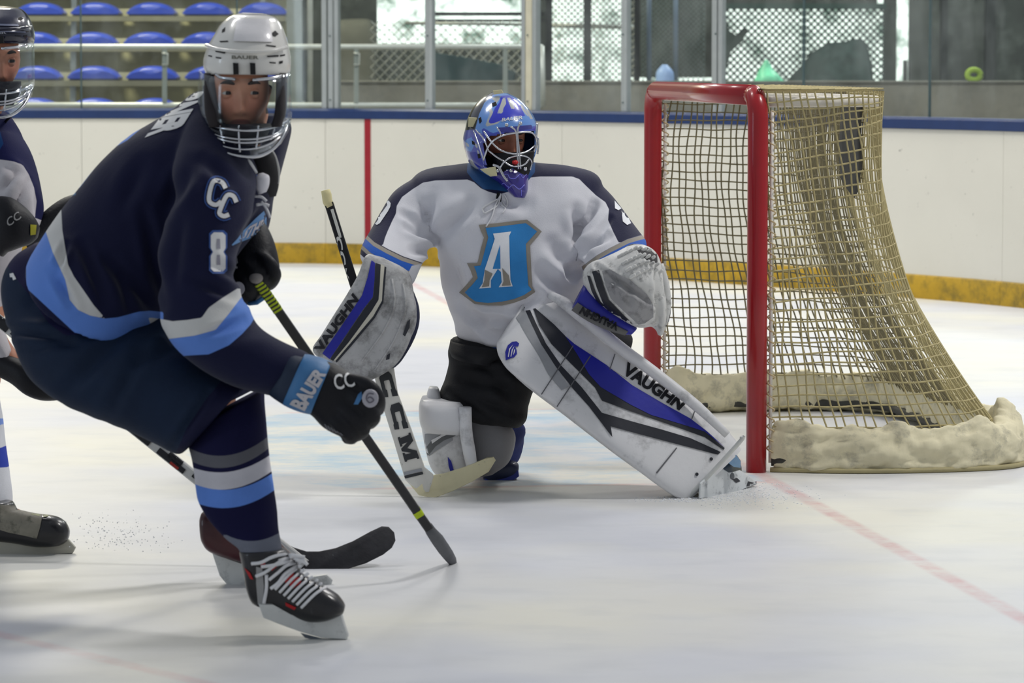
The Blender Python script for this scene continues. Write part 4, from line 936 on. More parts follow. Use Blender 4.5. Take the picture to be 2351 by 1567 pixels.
s2 = skate(goalie, [(1606, 1050, 1616, 1125, 11.03, .05), (1640, 1048, 1650, 1122, 11.09, .05), (1672, 1040, 1682, 1112, 11.15, .05), (1692, 1052, 1696, 1098, 11.2, .045), (1702, 1068, 1702, 1088, 11.22, .03)], None, [(x, y, yx(x)) for x, y in ((1606, 1108), (1628, 1086), (1652, 1070), (1672, 1082), (1698, 1078), (1722, 1094), (1735, 1108), (1700, 1124), (1640, 1138), (1604, 1143))], [(x, y, yx(x)) for x, y in ((1612, 1136), (1680, 1124), (1737, 1104), (1737, 1111), (1690, 1126), (1615, 1143))], 11.14, .04, (mat('skate_dark', (30, 46, 60), .3, coat=.5), sk_h, steel_m))
mb = MB(); mb.slab([(1662, 1044, 11.08), (1672, 1037, 11.08), (1690, 1042, 11.08), (1700, 1056, 11.08), (1700, 1072, 11.08), (1684, 1070, 11.08), (1670, 1060, 11.08)], .05); mb.build('toe_cap', M('toe_chrome', (130, 160, 190), .15, .8), s2, auto=50)
T2 = bvh(s2, *[c for c in s2.children if c.name.startswith('blade_holder')])
decal('cowl_slot', [[(1682, 1100), (1692, 1096), (1700, 1104), (1690, 1108)]], T2, M('pad_black'), s2, .003)
decal('cowl_toe', [[(1718, 1104), (1732, 1108), (1728, 1114), (1714, 1116)]], T2, M('pad_black'), s2, .003)
# ---- mask
mb = MB()
mb.loft([(1128, 212, 1166, 214, 11.37, .03), (1108, 224, 1190, 226, 11.36, .08), (1088, 244, 1211, 246, 11.35, .112), (1074, 270, 1226, 268, 11.335, .13), (1068, 296, 1233, 290, 11.325, .138), (1063, 320, 1234, 316, 11.315, .14), (1068, 348, 1232, 346, 11.30, .138), (1080, 378, 1222, 374, 11.275, .125), (1110, 398, 1216, 396, 11.235, .10), (1142, 418, 1213, 416, 11.20, .07), (1164, 438, 1212, 437, 11.18, .045), (1180, 452, 1205, 454, 11.17, .022)], n=64, sub=8)
mask = mb.build('mask', M('tmp_skin'), goalie)
q = project(verts(mask)); P = verts(mask); openp = [(1117, 318), (1150, 309), (1190, 303), (1227, 301), (1230, 345), (1226, 362), (1214, 388), (1198, 384), (1170, 386), (1150, 394), (1132, 392), (1119, 384), (1112, 350)]
ins = (sdf(q, openp) > 0) & (P[:, 1] < 11.31)
bm = bmesh.new(); bm.from_mesh(mask.data); bm.verts.ensure_lookup_table()
bmesh.ops.delete(bm, geom=[bm.verts[i] for i in np.nonzero(ins)[0]], context='VERTS'); bm.to_mesh(mask.data); bm.free()
LB = (96, 144, 214); RB = (40, 50, 190); SV = (176, 178, 176); DK = (22, 26, 46); PU = (44, 30, 132)
paint(mask, 'mask_paint', LB, [
 ([(1055, 300), (1075, 255), (1100, 228), (1128, 205), (1136, 214), (1112, 236), (1100, 262), (1094, 285), (1090, 300)], DK),
 ([(1050, 300), (1090, 297), (1104, 305), (1130, 330), (1122, 350), (1118, 392), (1085, 392), (1060, 350)], (84, 92, 176)),
 ([(1068, 322), (1082, 314), (1090, 330), (1082, 348), (1070, 345)], LB), ([(1078, 350), (1095, 348), (1116, 380), (1112, 386), (1098, 384), (1084, 370)], (28, 36, 150)),
 ([(1068, 326), (1076, 330), (1078, 338), (1072, 336)], SV), ([(1086, 322), (1096, 332), (1098, 342), (1090, 336)], SV), ([(1094, 342), (1102, 350), (1106, 364), (1098, 356)], SV), ([(1082, 362), (1090, 378), (1100, 388), (1088, 388), (1078, 372)], SV),
 ([(1112, 292), (1118, 278), (1124, 258), (1118, 250), (1128, 246), (1132, 258), (1126, 276), (1140, 274), (1152, 275), (1142, 284), (1126, 288)], SV),
 ([(1120, 282), (1130, 262), (1136, 248), (1146, 236), (1150, 220), (1168, 218), (1190, 232), (1198, 250), (1206, 266), (1180, 268), (1160, 272), (1146, 278), (1130, 284)], RB),
 ([(1141, 261), (1148, 243), (1154, 226), (1160, 222), (1162, 238), (1156, 248), (1154, 260)], SV), ([(1164, 224), (1172, 224), (1178, 238), (1182, 250), (1174, 250), (1170, 240)], SV), ([(1128, 226), (1144, 220), (1148, 226), (1138, 240), (1136, 232)], SV), ([(1194, 238), (1200, 240), (1208, 256), (1216, 270), (1206, 262), (1198, 250)], SV), ([(1206, 250), (1214, 252), (1224, 272), (1218, 274)], SV),
 ([(1106, 296), (1112, 294), (1130, 306), (1150, 300), (1235, 288), (1235, 300), (1150, 309), (1120, 316), (1108, 312)], (52, 70, 178)), ([(1140, 293), (1180, 290), (1222, 286), (1222, 296), (1160, 304), (1148, 303)], (38, 40, 130)),
 ([(1120, 400), (1150, 392), (1216, 384), (1216, 470), (1140, 470), (1128, 412)], PU)], rough=.22, var=.04, bump=.0, coat=.8, spec=.6)
sm = mask.modifiers.new('t', 'SOLIDIFY'); sm.thickness = .005; sm.offset = -1
T = bvh(mask)
for pl in ([(1152, 402), (1165, 400), (1170, 408), (1182, 410), (1194, 400), (1200, 408), (1210, 398)], [(1150, 430), (1156, 420), (1168, 430), (1178, 424), (1192, 434), (1204, 424)], [(1197, 436), (1197, 454)], [(1166, 426), (1168, 432), (1160, 438)]):
    pts = []
    for x, y in crom([list(p) for p in pl], 4):
        h_ = T.ray_cast(CAMP, (W(x, y, 10) - CAMP).normalized())
        if h_[0]: pts.append(h_[0] + Vector((0, -.001, 0)))
    if len(pts) > 2: mb = MB(); mb.tube(pts, .0013, 5); mb.build('painted_line', M('mask_line', (128, 128, 232), .3), mask)
letters('lettering', 'BAUER', [(1151, 279), (1200, 273), (1198, 265), (1150, 271)], T, M('mask_print', (206, 206, 214), .4), mask, .002, .03, .3)
for pl in ([(1129, 237), (1138, 233), (1141, 241), (1131, 245)], [(1098, 272), (1104, 268), (1106, 278), (1101, 284)], [(1083, 322), (1089, 326), (1090, 333), (1084, 331)], [(1096, 354), (1101, 352), (1104, 362), (1098, 364)]):
    decal('vent', [pl], T, M('vent_black', (14, 14, 18), .7, bump=0), mask, .0015)
cream_t = M('strap_cream', (214, 206, 164), .7)
for pl in ([(1076, 269), (1095, 270), (1095, 291), (1075, 291)], [(1132, 208), (1152, 206), (1156, 214), (1134, 217)]):
    mb = MB(); h_ = T.ray_cast(CAMP, (W(sum(p[0] for p in pl) / 4, sum(p[1] for p in pl) / 4, 10) - CAMP).normalized()); yy = h_[0].y if h_[0] else 11.3
    mb.slab([(x, y, yy - .004) for x, y in pl], .016); mb.build('backplate_clip', cream_t, mask, auto=50)
mb = MB(); mb.slab([(1102, 388, 11.18), (1122, 385, 11.16), (1138, 382, 11.14), (1142, 403, 11.14), (1126, 405, 11.16), (1112, 396, 11.18)], .02); mb.build('chin_strap', cream_t, mask, auto=50)
def gw(pl, r=.0028): half_wire(pl, 11.30, .175, 1160, 90, r, mask)
gw([(1110, 368), (1116, 350), (1121, 338), (1134, 322), (1158, 310), (1185, 305), (1211, 303), (1226, 309), (1232, 328), (1226, 348)], .0032)
gw([(1111, 301), (1126, 323), (1145, 342), (1167, 351), (1189, 353), (1211, 347), (1228, 334)])
gw([(1172, 290), (1185, 304), (1188, 347), (1190, 388)], .003); gw([(1194, 280), (1188, 303), (1192, 347), (1195, 388)], .003)
gw([(1148, 386), (1158, 371), (1176, 360), (1197, 357), (1213, 362), (1221, 373), (1217, 390)]); gw([(1158, 371), (1172, 380), (1190, 382), (1206, 376), (1214, 366)])
gw([(1122, 346), (1140, 360), (1160, 372)]); gw([(1087, 299), (1098, 330), (1110, 364)], .0022); gw([(1092, 298), (1110, 318), (1122, 346)], .0022)
gw([(1233, 283), (1232, 300), (1230, 314)], .004); gw([(1235, 316), (1236, 334), (1234, 353)], .003); gw([(1140, 291), (1148, 303), (1150, 309)], .002)
gw([(1132, 378), (1146, 384), (1155, 402), (1165, 416)], .0042)
for (x, y) in ((1163, 287), (1195, 283), (1143, 392), (1206, 388), (1173, 392)): mb = MB(); mb.ball(W(x, y, 11.135), .006, 7); mb.build('screw', chrome, mask)
mb = MB(); mb.loft([(1128, 352, 1228, 346, 11.24, .075), (1132, 372, 1224, 368, 11.24, .085), (1145, 395, 1216, 395, 11.22, .07), (1160, 415, 1208, 413, 11.2, .05)], n=28); mb.build('chin_cup', M('chin_black', (20, 20, 24), .7), mask)
mb = MB(); mb.loft([(1176, 369, 1176, 376, 11.145, .012), (1184, 367, 1184, 378, 11.14, .016), (1192, 369, 1192, 376, 11.145, .01)], n=12); mb.build('mouth_guard', M('mouthguard_red', (196, 40, 40), .3), mask)
# ---- blocker
blw = mat('blocker_grey', (176, 176, 176), .55, var=.1, vs=10, bump=.35, bs=45, dirt=((84, 84, 82), 15, .44, .66, .8))
mb = MB(); mb.loft([(846, 583, 880, 592, 10.99, .03), (836, 592, 935, 622, 10.98, .045), (822, 630, 948, 660, 10.96, .05), (796, 676, 952, 706, 10.95, .05), (768, 720, 950, 748, 10.95, .05), (738, 768, 938, 790, 10.95, .05), (718, 802, 918, 826, 10.95, .05), (745, 828, 892, 850, 10.95, .045), (790, 855, 860, 868, 10.95, .04), (815, 868, 838, 876, 10.95, .025)], n=34, ex=4.5)
bk = mb.build('blocker', blw, goalie, auto=50); T = bvh(bk)
decal('pad_graphic_blue', [[(853, 597), (861, 603), (860, 640), (856, 681), (835, 708), (790, 775), (757, 824), (740, 811), (780, 754), (831, 678), (844, 636)]], T, blu_m, bk, .003)
decal('pad_graphic_black', [[(862, 603), (874, 607), (872, 650), (869, 687), (853, 713), (800, 785), (765, 828), (758, 824), (792, 775), (836, 709), (857, 682), (861, 640)]], T, M('pad_black'), bk, .003)
decal('pad_graphic_black', [[(883, 611), (887, 613), (883, 660), (880, 694), (861, 729), (810, 790), (773, 832), (770, 828), (806, 786), (857, 727), (877, 690), (880, 650)]], T, M('pad_black'), bk, .003)
decal('pad_graphic_cream', [[(874, 605), (883, 610), (879, 655), (877, 690), (857, 725), (806, 786), (770, 828), (766, 826), (801, 785), (853, 714), (869, 688), (872, 650)]], T, M('blocker_cream', (196, 192, 178), .6), bk, .0025)
for pl in ([(900, 640), (905, 700), (880, 760), (830, 830)], [(925, 650), (930, 710), (905, 780), (860, 850)]):
    pts = [T.ray_cast(CAMP, (W(x, y, 10) - CAMP).normalized())[0] for x, y in crom([list(p) for p in pl], 4)]; pts = [p for p in pts if p]
    if len(pts) > 3: mb = MB(); mb.tube(pts, .0035, 6); mb.build('stitched_seam', blw, bk)
letters('lettering', 'VAUGHN', [(738, 810), (824, 689), (810, 671), (719, 800)], T, M('print_black'), bk, .004, .05)
decal('finger_slot', [[(935, 738), (942, 732), (940, 752), (930, 772), (925, 768)], [(888, 815), (896, 810), (894, 824), (886, 826)]], T, M('pad_black'), bk, .004)
mb = MB(); mb.loft([(930, 655, 946, 660, 11.0, .05), (925, 690, 962, 705, 11.0, .055), (915, 740, 962, 745, 11.0, .055), (895, 790, 948, 785, 11.0, .055), (880, 830, 924, 825, 11.0, .05), (880, 845, 908, 842, 11.0, .03)], n=24, ex=3)
o = mb.build('finger_guard', M('guard_navy', (34, 38, 62), .6), bk)
mb = MB(); mb.loft([(915, 650, 940, 655, 10.97, .05), (908, 690, 956, 700, 10.96, .055), (898, 740, 955, 742, 10.96, .055), (882, 790, 940, 782, 10.96, .05), (866, 835, 912, 822, 10.96, .045)], n=24, ex=3); o = mb.build('finger_roll', blw, bk); lumps(o, .004, 18)
# ---- catching glove
cgw = mat('catcher_white', (206, 206, 204), .5, var=.06, vs=12, bump=.3, bs=50, dirt=((70, 70, 72), 26, .52, .68, .7))
mb = MB(); mb.loft([(1338, 622, 1338, 650, 11.0, .03), (1352, 606, 1354, 676, 10.99, .06), (1380, 594, 1384, 705, 10.97, .085), (1415, 578, 1425, 732, 10.95, .10), (1455, 560, 1465, 752, 10.95, .10), (1490, 566, 1496, 748, 10.97, .10), (1513, 590, 1516, 742, 11.0, .08), (1524, 640, 1526, 720, 11.02, .05)], n=36, ex=2.3)
mb.loft([(1500, 690, 1528, 680, 10.96, .05), (1500, 725, 1530, 720, 10.96, .05), (1503, 750, 1526, 752, 10.97, .04), (1510, 768, 1520, 770, 10.98, .02)], n=20)
cg = mb.build('catching_glove', cgw, goalie, remesh=.006, smit=3)
creases(cg, [(1370, 612, 1500, 700, 6, .012), (1395, 640, 1420, 675, 3, .006), (1430, 680, 1450, 700, 3, .006), (1460, 720, 1475, 740, 3, .006), (1420, 640, 1500, 690, 14, .008), (1505, 620, 1512, 760, 6, .010), (1440, 650, 1450, 700, 8, .006)], 1.2)
wb_mb = MB(); wb_mb.loft([(1420, 578, 1424, 602, 10.97, .05), (1450, 560, 1462, 612, 10.96, .075), (1485, 565, 1492, 628, 10.96, .075), (1508, 582, 1508, 632, 10.98, .06)], n=20); T = bvh(cg)
decal('pad_graphic_black', [[(1359, 623), (1375, 619), (1385, 655), (1397, 688), (1430, 722), (1461, 752), (1454, 755), (1420, 732), (1388, 705), (1370, 660)]], T, M('pad_black'), cg, .005)
decal('pad_graphic_black', [[(1348, 632), (1354, 633), (1366, 668), (1378, 692), (1400, 715), (1447, 752), (1438, 752), (1395, 722), (1374, 700), (1358, 668)]], T, M('pad_black'), cg, .005)
decal('palm_patch', [[(1382, 622), (1400, 618), (1450, 645), (1485, 675), (1500, 700), (1500, 728), (1480, 742), (1466, 745), (1430, 712), (1402, 685), (1390, 655)]], T, M('palm_grey', (150, 150, 152), .6, dirt=((70, 70, 74), 30, .5, .7, .6)), cg, .004)
k = 0
for r0 in range(4):       # laced webbing of the pocket
    for c0 in range(7):
        x = 1425 + c0 * 10.5 + r0 * 9; y = 590 - c0 * 1.0 + r0 * 12 - (18 - abs(c0 - 3.4) * 4) + r0 * 4
        if y < 556: y = 556 + r0 * 3
        h0 = T.ray_cast(CAMP, (W(x, y, 10) - CAMP).normalized())[0]; yy = min(h0.y if h0 else 10.93, 10.935) - .004
        mb = MB(); mb.capsule(W(x - 4.5, y + 3, yy), .0052, W(x + 4.5, y - 3, yy), .0052, 8); mb.build('web_lace', cgw, cg)
        k += 1
mb = MB(); mb.loft([(1420, 578, 1424, 602, 10.97, .05), (1450, 560, 1462, 612, 10.96, .075), (1485, 565, 1492, 628, 10.96, .075), (1508, 582, 1508, 632, 10.98, .06)], n=20); mb.build('web_backing', M('web_dark', (70, 70, 72), .7), cg)
mb = MB(); mb.loft([(1345, 648, 1314, 706, 11.03, .07), (1372, 672, 1335, 726, 11.02, .085), (1405, 700, 1372, 746, 11.01, .085), (1445, 735, 1420, 764, 11.0, .07), (1462, 752, 1446, 768, 11.0, .05)], n=28, ex=2.6)
cf_ = mb.build('glove_cuff', blu_m, cg)
mb = MB(); mb.loft([(1326, 694, 1312, 712, 10.955, .012), (1360, 716, 1348, 736, 10.935, .014), (1400, 738, 1390, 756, 10.925, .014), (1442, 760, 1434, 770, 10.935, .012)], n=16, ex=4); o = mb.build('cuff_trim', M('trim_dark_grey', (98, 98, 98), .6), cg)
letters('lettering', 'VAUGHN', [(1422, 742), (1338, 703), (1328, 719), (1416, 760)], bvh(o, cf_), M('print_black'), cg, .004, .05)
mb = MB(); mb.loft([(1520, 640, 1532, 655, 11.06, .05), (1524, 690, 1541, 695, 11.06, .06), (1520, 730, 1536, 735, 11.06, .05), (1512, 750, 1524, 755, 11.06, .03)], n=20); mb.build('thumb_guard', M('guard_navy'), cg)
mb = MB(); mb.tube([W(1516, 606, 10.97), W(1526, 650, 10.96), W(1531, 700, 10.96), W(1526, 745, 10.96)], [.010, .014, .014, .008], 12, 4); mb.build('thumb_roll', cgw, cg)
# ---- goalie stick
gs = empty('goalie_stick', GP(1000, 1141), 'white goalie stick with dark lettering on its paddle, held beside the kneeling leg', 'stick')
mb = MB(); mb.bar(W(755, 466, 11.10), W(880, 866, 11.06), .028, .02); sh = mb.build('shaft', M('shaft_black', (30, 30, 34), .4), gs, smooth=False)
mb = MB(); mb.tube([W(747, 436, 11.10), W(750, 447, 11.10), W(752, 462, 11.10), W(758, 474, 11.10)], [.014, .0155, .0155, .015], 12); mb.build('butt_tape', M('tape_cream', (216, 206, 158), .8), gs)
mb = MB(); mb.bar(W(762, 480, 11.085), W(815, 655, 11.085), .009, .006); mb.build('shaft_stripe', M('stripe_silver', (214, 214, 206), .35), gs, smooth=False)
letters('lettering', 'CCM', [(768, 545), (790, 648), (802, 642), (782, 540)], bvh(sh), M('stick_print_white', (214, 214, 210), .5), gs, .012, .04)
stw = mat('stick_white', (214, 212, 204), .45, var=.04, dirt=((60, 60, 60), 30, .66, .74, .7))
mb = MB(); mb.slab([(856, 852, 11.03), (878, 826, 11.03), (900, 816, 11.03), (913, 900, 11.01), (945, 985, 11.0), (976, 1075, 10.99), (996, 1092, 10.99), (985, 1128, 10.98), (960, 1130, 10.98), (930, 1100, 10.99), (905, 1015, 11.0), (875, 920, 11.01)], .022)
pdl = mb.build('paddle', stw, gs, auto=40)
mb = MB(); mb.slab([(932, 1100, 10.99), (950, 1092, 10.99), (972, 1080, 10.99), (990, 1091, 10.995), (1020, 1086, 11.01), (1070, 1070, 11.05), (1118, 1050, 11.09), (1133, 1048, 11.1), (1138, 1056, 11.1), (1122, 1082, 11.09), (1085, 1104, 11.05), (1040, 1126, 11.01), (997, 1142, 10.97), (962, 1136, 10.97)], .018)
bld = mb.build('blade', mat('blade_cream', (222, 214, 176), .5, var=.05, dirt=((40, 40, 44), 34, .64, .70, .85)), gs, auto=40)
T = bvh(pdl, bld); pk = M('print_dark', (52, 54, 56), .5)
for ch, q4 in (('C', [(867, 860), (880, 912), (914, 908), (898, 850)]), ('C', [(892, 931), (906, 986), (938, 982), (922, 921)]), ('M', [(913, 1004), (930, 1060), (963, 1052), (942, 992)])):
    glyph('lettering', ch, q4, T, pk, pdl, .003)
decal('print_bar', [[(926, 1084), (968, 1074), (970, 1081), (928, 1091)]], T, gry_m, pdl, .003); decal('print_bar', [[(928, 1092), (970, 1082), (972, 1088), (930, 1098)]], T, pk, pdl, .003)
# ================================================================ THE SKATER IN NAVY, near the camera
sbase = GP(700, 1440)
S_T = headT(546, 214, 8.67, .16, -.02, 0)
bm_ = MB(); head_mb(bm_, S_T, 1.0)
def cap(a, ra, b, rb): bm_.capsule(W(*a), ra, W(*b), rb)
cap((562, 262, 8.70), .058, (520, 350, 8.76), .075); cap((500, 380, 8.78), .12, (330, 560, 8.8), .14); cap((330, 560, 8.8), .14, (200, 680, 8.8), .14)
cap((500, 395, 8.74), .06, (585, 385, 8.92), .04)
cap((480, 420, 8.6), .05, (455, 720, 8.48), .045); cap((455, 720, 8.48), .05, (700, 870, 8.44), .035)
cap((595, 390, 8.96), .04, (560, 540, 8.98), .04); cap((560, 545, 8.98), .04, (575, 590, 8.9), .033)
cap((200, 740, 8.74), .10, (430, 890, 8.62), .055); cap((430, 890, 8.62), .045, (490, 1000, 8.54), .04); cap((500, 1000, 8.53), .05, (590, 1230, 8.33), .035); cap((595, 1235, 8.32), .03, (690, 1380, 8.28), .028)
cap((230, 760, 8.95), .09, (490, 910, 9.05), .06); cap((510, 960, 9.06), .055, (525, 1180, 9.12), .035); cap((525, 1190, 9.12), .032, (600, 1280, 9.14), .025)
hand_mb(bm_, W(730, 880, 8.44), W(800, 930, 8.43), Vector((.3, .4, -1)), 1, .75); hand_mb(bm_, W(570, 590, 8.88), W(590, 640, 8.83), Vector((.4, -.5, -.6)), 1, .75)
skater = bm_.build('person', M('tmp_skin'), origin=sbase, remesh=.0034, smit=2)
sskin = skin_paint(skater, S_T, 1.0, (216, 154, 124), (172, 100, 88), 'skater_skin')
tag(skater, 'skater in navy jersey and white helmet, bent forward in the foreground', 'person')
eyes(S_T, skater, (.45, -.02), 1.0, brow=(52, 40, 34), skin=(206, 146))
NJ = (22, 25, 54); WH = (206, 206, 204); SB = (96, 136, 214)
mb = MB()
mb.loft([(470, 205, 590, 270, 8.80, .09), (440, 214, 606, 340, 8.79, .15), (395, 250, 622, 420, 8.80, .19), (345, 278, 618, 470, 8.80, .20), (290, 312, 598, 520, 8.80, .21), (240, 365, 560, 572, 8.80, .21), (190, 425, 500, 640, 8.79, .21, -5, 5), (148, 470, 440, 690, 8.79, .21, -15, 15), (128, 500, 400, 715, 8.77, .235, -30, 30), (106, 538, 385, 728, 8.77, .245, -38, 48), (86, 575, 370, 730, 8.76, .25, -50, 82), (90, 590, 358, 735, 8.76, .235, -45, 72)], n=52, ex=2.2, sub=6)
mb.loft([(448, 222, 560, 290, 8.76, .10), (432, 270, 585, 345, 8.70, .12), (415, 335, 596, 400, 8.63, .13), (398, 410, 590, 440, 8.56, .13), (385, 500, 566, 520, 8.52, .12), (372, 600, 540, 600, 8.5, .115), (366, 680, 546, 655, 8.49, .115), (374, 740, 570, 700, 8.47, .115, -4, 12), (402, 790, 590, 742, 8.46, .11, -6, 14), (455, 842, 622, 765, 8.45, .10), (530, 884, 662, 788, 8.45, .09), (592, 902, 700, 806, 8.45, .08), (625, 910, 716, 818, 8.45, .07)], n=40, ex=2.15)
mb.loft([(590, 265, 645, 262, 9.0, .07), (595, 300, 670, 286, 9.0, .10), (590, 345, 667, 330, 9.0, .11), (585, 400, 648, 400, 9.0, .11), (560, 470, 630, 450, 9.0, .10), (530, 540, 612, 520, 8.98, .09), (535, 565, 600, 560, 8.94, .07)], n=28)
sj = mb.build('jersey', M('tmp_skin'), skater, remesh=.0065, smit=5)
creases(sj, [(375, 700, 330, 480, 14, .010), (360, 720, 250, 600, 16, .012), (240, 700, 190, 560, 12, .010), (300, 715, 270, 640, 12, .010), (560, 690, 440, 640, 12, .010), (545, 640, 470, 590, 12, .008), (400, 650, 420, 500, 16, .008), (560, 735, 470, 770, 10, .010), (540, 420, 470, 370, 14, .010), (380, 480, 440, 380, 18, .012), (330, 380, 280, 480, 18, .008), (600, 480, 560, 540, 10, .008), (165, 700, 120, 620, 10, .010), (150, 560, 130, 620, 8, .012)], 1.2)
lumps(sj, .012, 5.0, 7)
hemw = [(140, 470), (143, 528), (156, 607), (170, 635), (191, 665), (215, 700), (242, 731), (207, 724), (179, 711), (160, 688), (150, 642), (121, 579), (104, 528), (95, 500), (118, 470)]
hemb = [(95, 500), (104, 528), (121, 579), (150, 642), (160, 688), (179, 711), (207, 724), (240, 731), (271, 728), (319, 715), (345, 713), (375, 716), (375, 760), (200, 790), (60, 660), (60, 540)]
cuffw = [(340, 728), (370, 732), (396, 737), (430, 734), (463, 729), (479, 706), (510, 684), (545, 662), (570, 664), (548, 690), (526, 719), (495, 757), (447, 770), (392, 777), (360, 782)]
cuffb = [(360, 782), (392, 777), (447, 770), (495, 757), (526, 719), (546, 690), (556, 678), (572, 690), (590, 720), (575, 745), (556, 766), (526, 792), (479, 813), (428, 816), (390, 822)]
backn = [(243, 336), (262, 328), (300, 310), (340, 280), (372, 250), (380, 242), (330, 236), (230, 320)]
paint(sj, 'skater_jersey', NJ, [(hemb, SB), (hemw, WH), (cuffb, SB), (cuffw, WH),
 ([(250, 345), (292, 322), (350, 272), (384, 238), (330, 220), (225, 330)], SB), ([(246, 338), (262, 336), (290, 318), (345, 270), (378, 238), (320, 220), (220, 330)], WH),
 ([(256, 340), (262, 336), (272, 334), (264, 340), (250, 344)], NJ),
 ([(150, 440), (170, 436), (176, 446), (160, 452)], (60, 110, 150)), ([(182, 432), (205, 402), (240, 356), (250, 346), (238, 340), (160, 420)], (110, 140, 200))],
 rough=.8, var=.08, vs=4, bump=.25, bs=260, sheen=.1, spec=.15)
T = bvh(sj)
ow = M('name_white', (222, 222, 222), .6, bump=.05); lbm = M('trim_blue', (52, 84, 150), .6); nvm = M('navy_cloth', NJ, .8)
letters('name_lettering', 'TURNER', [(446, 168), (331, 316), (412, 300), (500, 160)], T, ow, sj, .004, .06, 0)
def stroke(pts, w):   # thick poly-line outline
    P = np.array(pts, float); out = []; back = []
    for i in range(len(P)):
        d = P[min(i + 1, len(P) - 1)] - P[max(i - 1, 0)]; d /= np.linalg.norm(d) + 1e-9; n_ = np.array([-d[1], d[0]])
        out.append(tuple(P[i] + n_ * w / 2)); back.append(tuple(P[i] - n_ * w / 2))
    return out + back[::-1]
C1 = [(518, 432), (510, 418), (494, 414), (486, 424), (480, 450), (482, 464), (496, 470), (508, 462)]
C2 = [(543, 464), (536, 450), (524, 447), (516, 456), (506, 480), (504, 490), (514, 496), (526, 492)]
for C in (C1, C2): decal('letter_border', [stroke(crom([list(p) for p in C], 3), 22)], T, lbm, sj, .003)
for C in (C1, C2): decal('sleeve_letter', [stroke(crom([list(p) for p in C], 3), 16)], T, nvm, sj, .004)
for C in (C1, C2): decal('sleeve_letter', [stroke(crom([list(p) for p in C], 3), 10)], T, ow, sj, .0055)
def eight(cx, cy, rx, ry, g): return [(cx + rx * a, cy + ry * b) for a, b in ((-.6, -1), (.6, -1), (1, -.85), (1, -.2), (.7, 0), (1, .2), (1, .85), (.6, 1), (-.6, 1), (-1, .85), (-1, .2), (-.7, 0), (-1, -.2), (-1, -.85))]
decal('number_border', [eight(501, 578, 21, 50, 0)], T, lbm, sj, .003); decal('number_eight', [eight(501, 578, 17, 45, 0)], T, ow, sj, .0045)
for cy in (560, 597): decal('number_core', [[(498, cy - 12), (505, cy - 12), (506, cy + 11), (497, cy + 11)]], T, M('number_grey', (150, 148, 160), .6), sj, .006)
decal('crest_band', [[(528, 566), (545, 548), (560, 528), (590, 498), (606, 484), (612, 500), (612, 530), (580, 545), (550, 556)]], T, M('crest_band_blue', (96, 140, 190), .6), sj, .003)
letters('crest_lettering', 'STHR', [(548, 554), (610, 528), (610, 500), (572, 520)], T, M('crest_letter_grey', (196, 192, 198), .6), sj, .005, .04)
# collar, strap, neck
mb = MB(); mb.tube([W(534, 362, 8.60), W(552, 378, 8.60), W(572, 400, 8.60), W(588, 410, 8.62)], [.008, .012, .012, .008], 12, 4, flat=.5); mb.build('collar_trim', M('collar_blue', SB, .7), sj)
mb = MB(); mb.tube([W(556, 360, 8.61), W(572, 376, 8.60), W(588, 398, 8.61)], [.006, .008, .005], 12, 4, flat=.5); mb.build('collar_trim', ow, sj)
mb = MB(); mb.tube([W(612, 340, 8.70), W(624, 362, 8.70), W(632, 392, 8.71), (W(634, 420, 8.74))], [.010, .012, .012, .008], 12, 4, flat=.5); mb.build('collar_trim', M('collar_grey', (178, 178, 176), .7), sj)
mb = MB(); mb.loft([(545, 335, 620, 335, 8.72, .06), (560, 370, 632, 360, 8.70, .06), (580, 400, 640, 395, 8.72, .06), (595, 430, 640, 425, 8.76, .05), (600, 455, 634, 450, 8.80, .03)], n=24); mb.build('neck_guard', M('neck_black'), skater)
mb = MB(); mb.loft([(594, 398, 604, 396, 8.62, .01), (584, 412, 618, 404, 8.61, .018), (586, 430, 618, 424, 8.61, .02), (596, 446, 612, 440, 8.62, .012)], n=18); mb.build('strap_pad', M('strap_white', (214, 212, 218), .5), skater)
for pl in ([(580, 424), (590, 432), (596, 444)], [(584, 450), (600, 452), (612, 462)], [(588, 470), (606, 468), (618, 472)], [(600, 462), (612, 480), (620, 500)]):
    mb = MB(); mb.tube([W(x, y, 8.63) for x, y in pl], .0035, 8, 4); mb.build('neck_lace', lace, sj)
# ---- pants and socks
PT = (24, 38, 60)
pb = MB()
pb.loft([(84, 552, 240, 580, 8.83, .10), (35, 585, 300, 610, 8.83, .13), (10, 640, 340, 650, 8.82, .15), (12, 710, 380, 700, 8.79, .165), (30, 780, 450, 750, 8.72, .18), (70, 870, 500, 790, 8.64, .175), (140, 918, 545, 820, 8.60, .165), (235, 960, 575, 850, 8.57, .155), (330, 1008, 590, 870, 8.55, .145), (404, 1036, 575, 880, 8.54, .13), (418, 1034, 560, 890, 8.54, .12)], n=44, ex=2.2, sub=6)
pb.loft([(140, 640, 330, 640, 8.95, .15), (150, 760, 400, 720, 8.98, .15), (220, 860, 480, 780, 9.02, .14), (340, 930, 560, 850, 9.05, .13), (420, 970, 590, 890, 9.06, .11)], n=32)
sp = pb.build('pants', M('tmp_skin'), skater, remesh=.008, smit=5)
creases(sp, [(30, 760, 160, 780, 12, .014), (60, 800, 180, 790, 10, .008), (150, 900, 280, 760, 18, .010), (250, 950, 330, 800, 16, .008), (400, 1020, 480, 900, 10, .010), (70, 690, 120, 620, 16, .010), (320, 830, 420, 780, 16, .010)], 1.2); lumps(sp, .012, 5, 11)
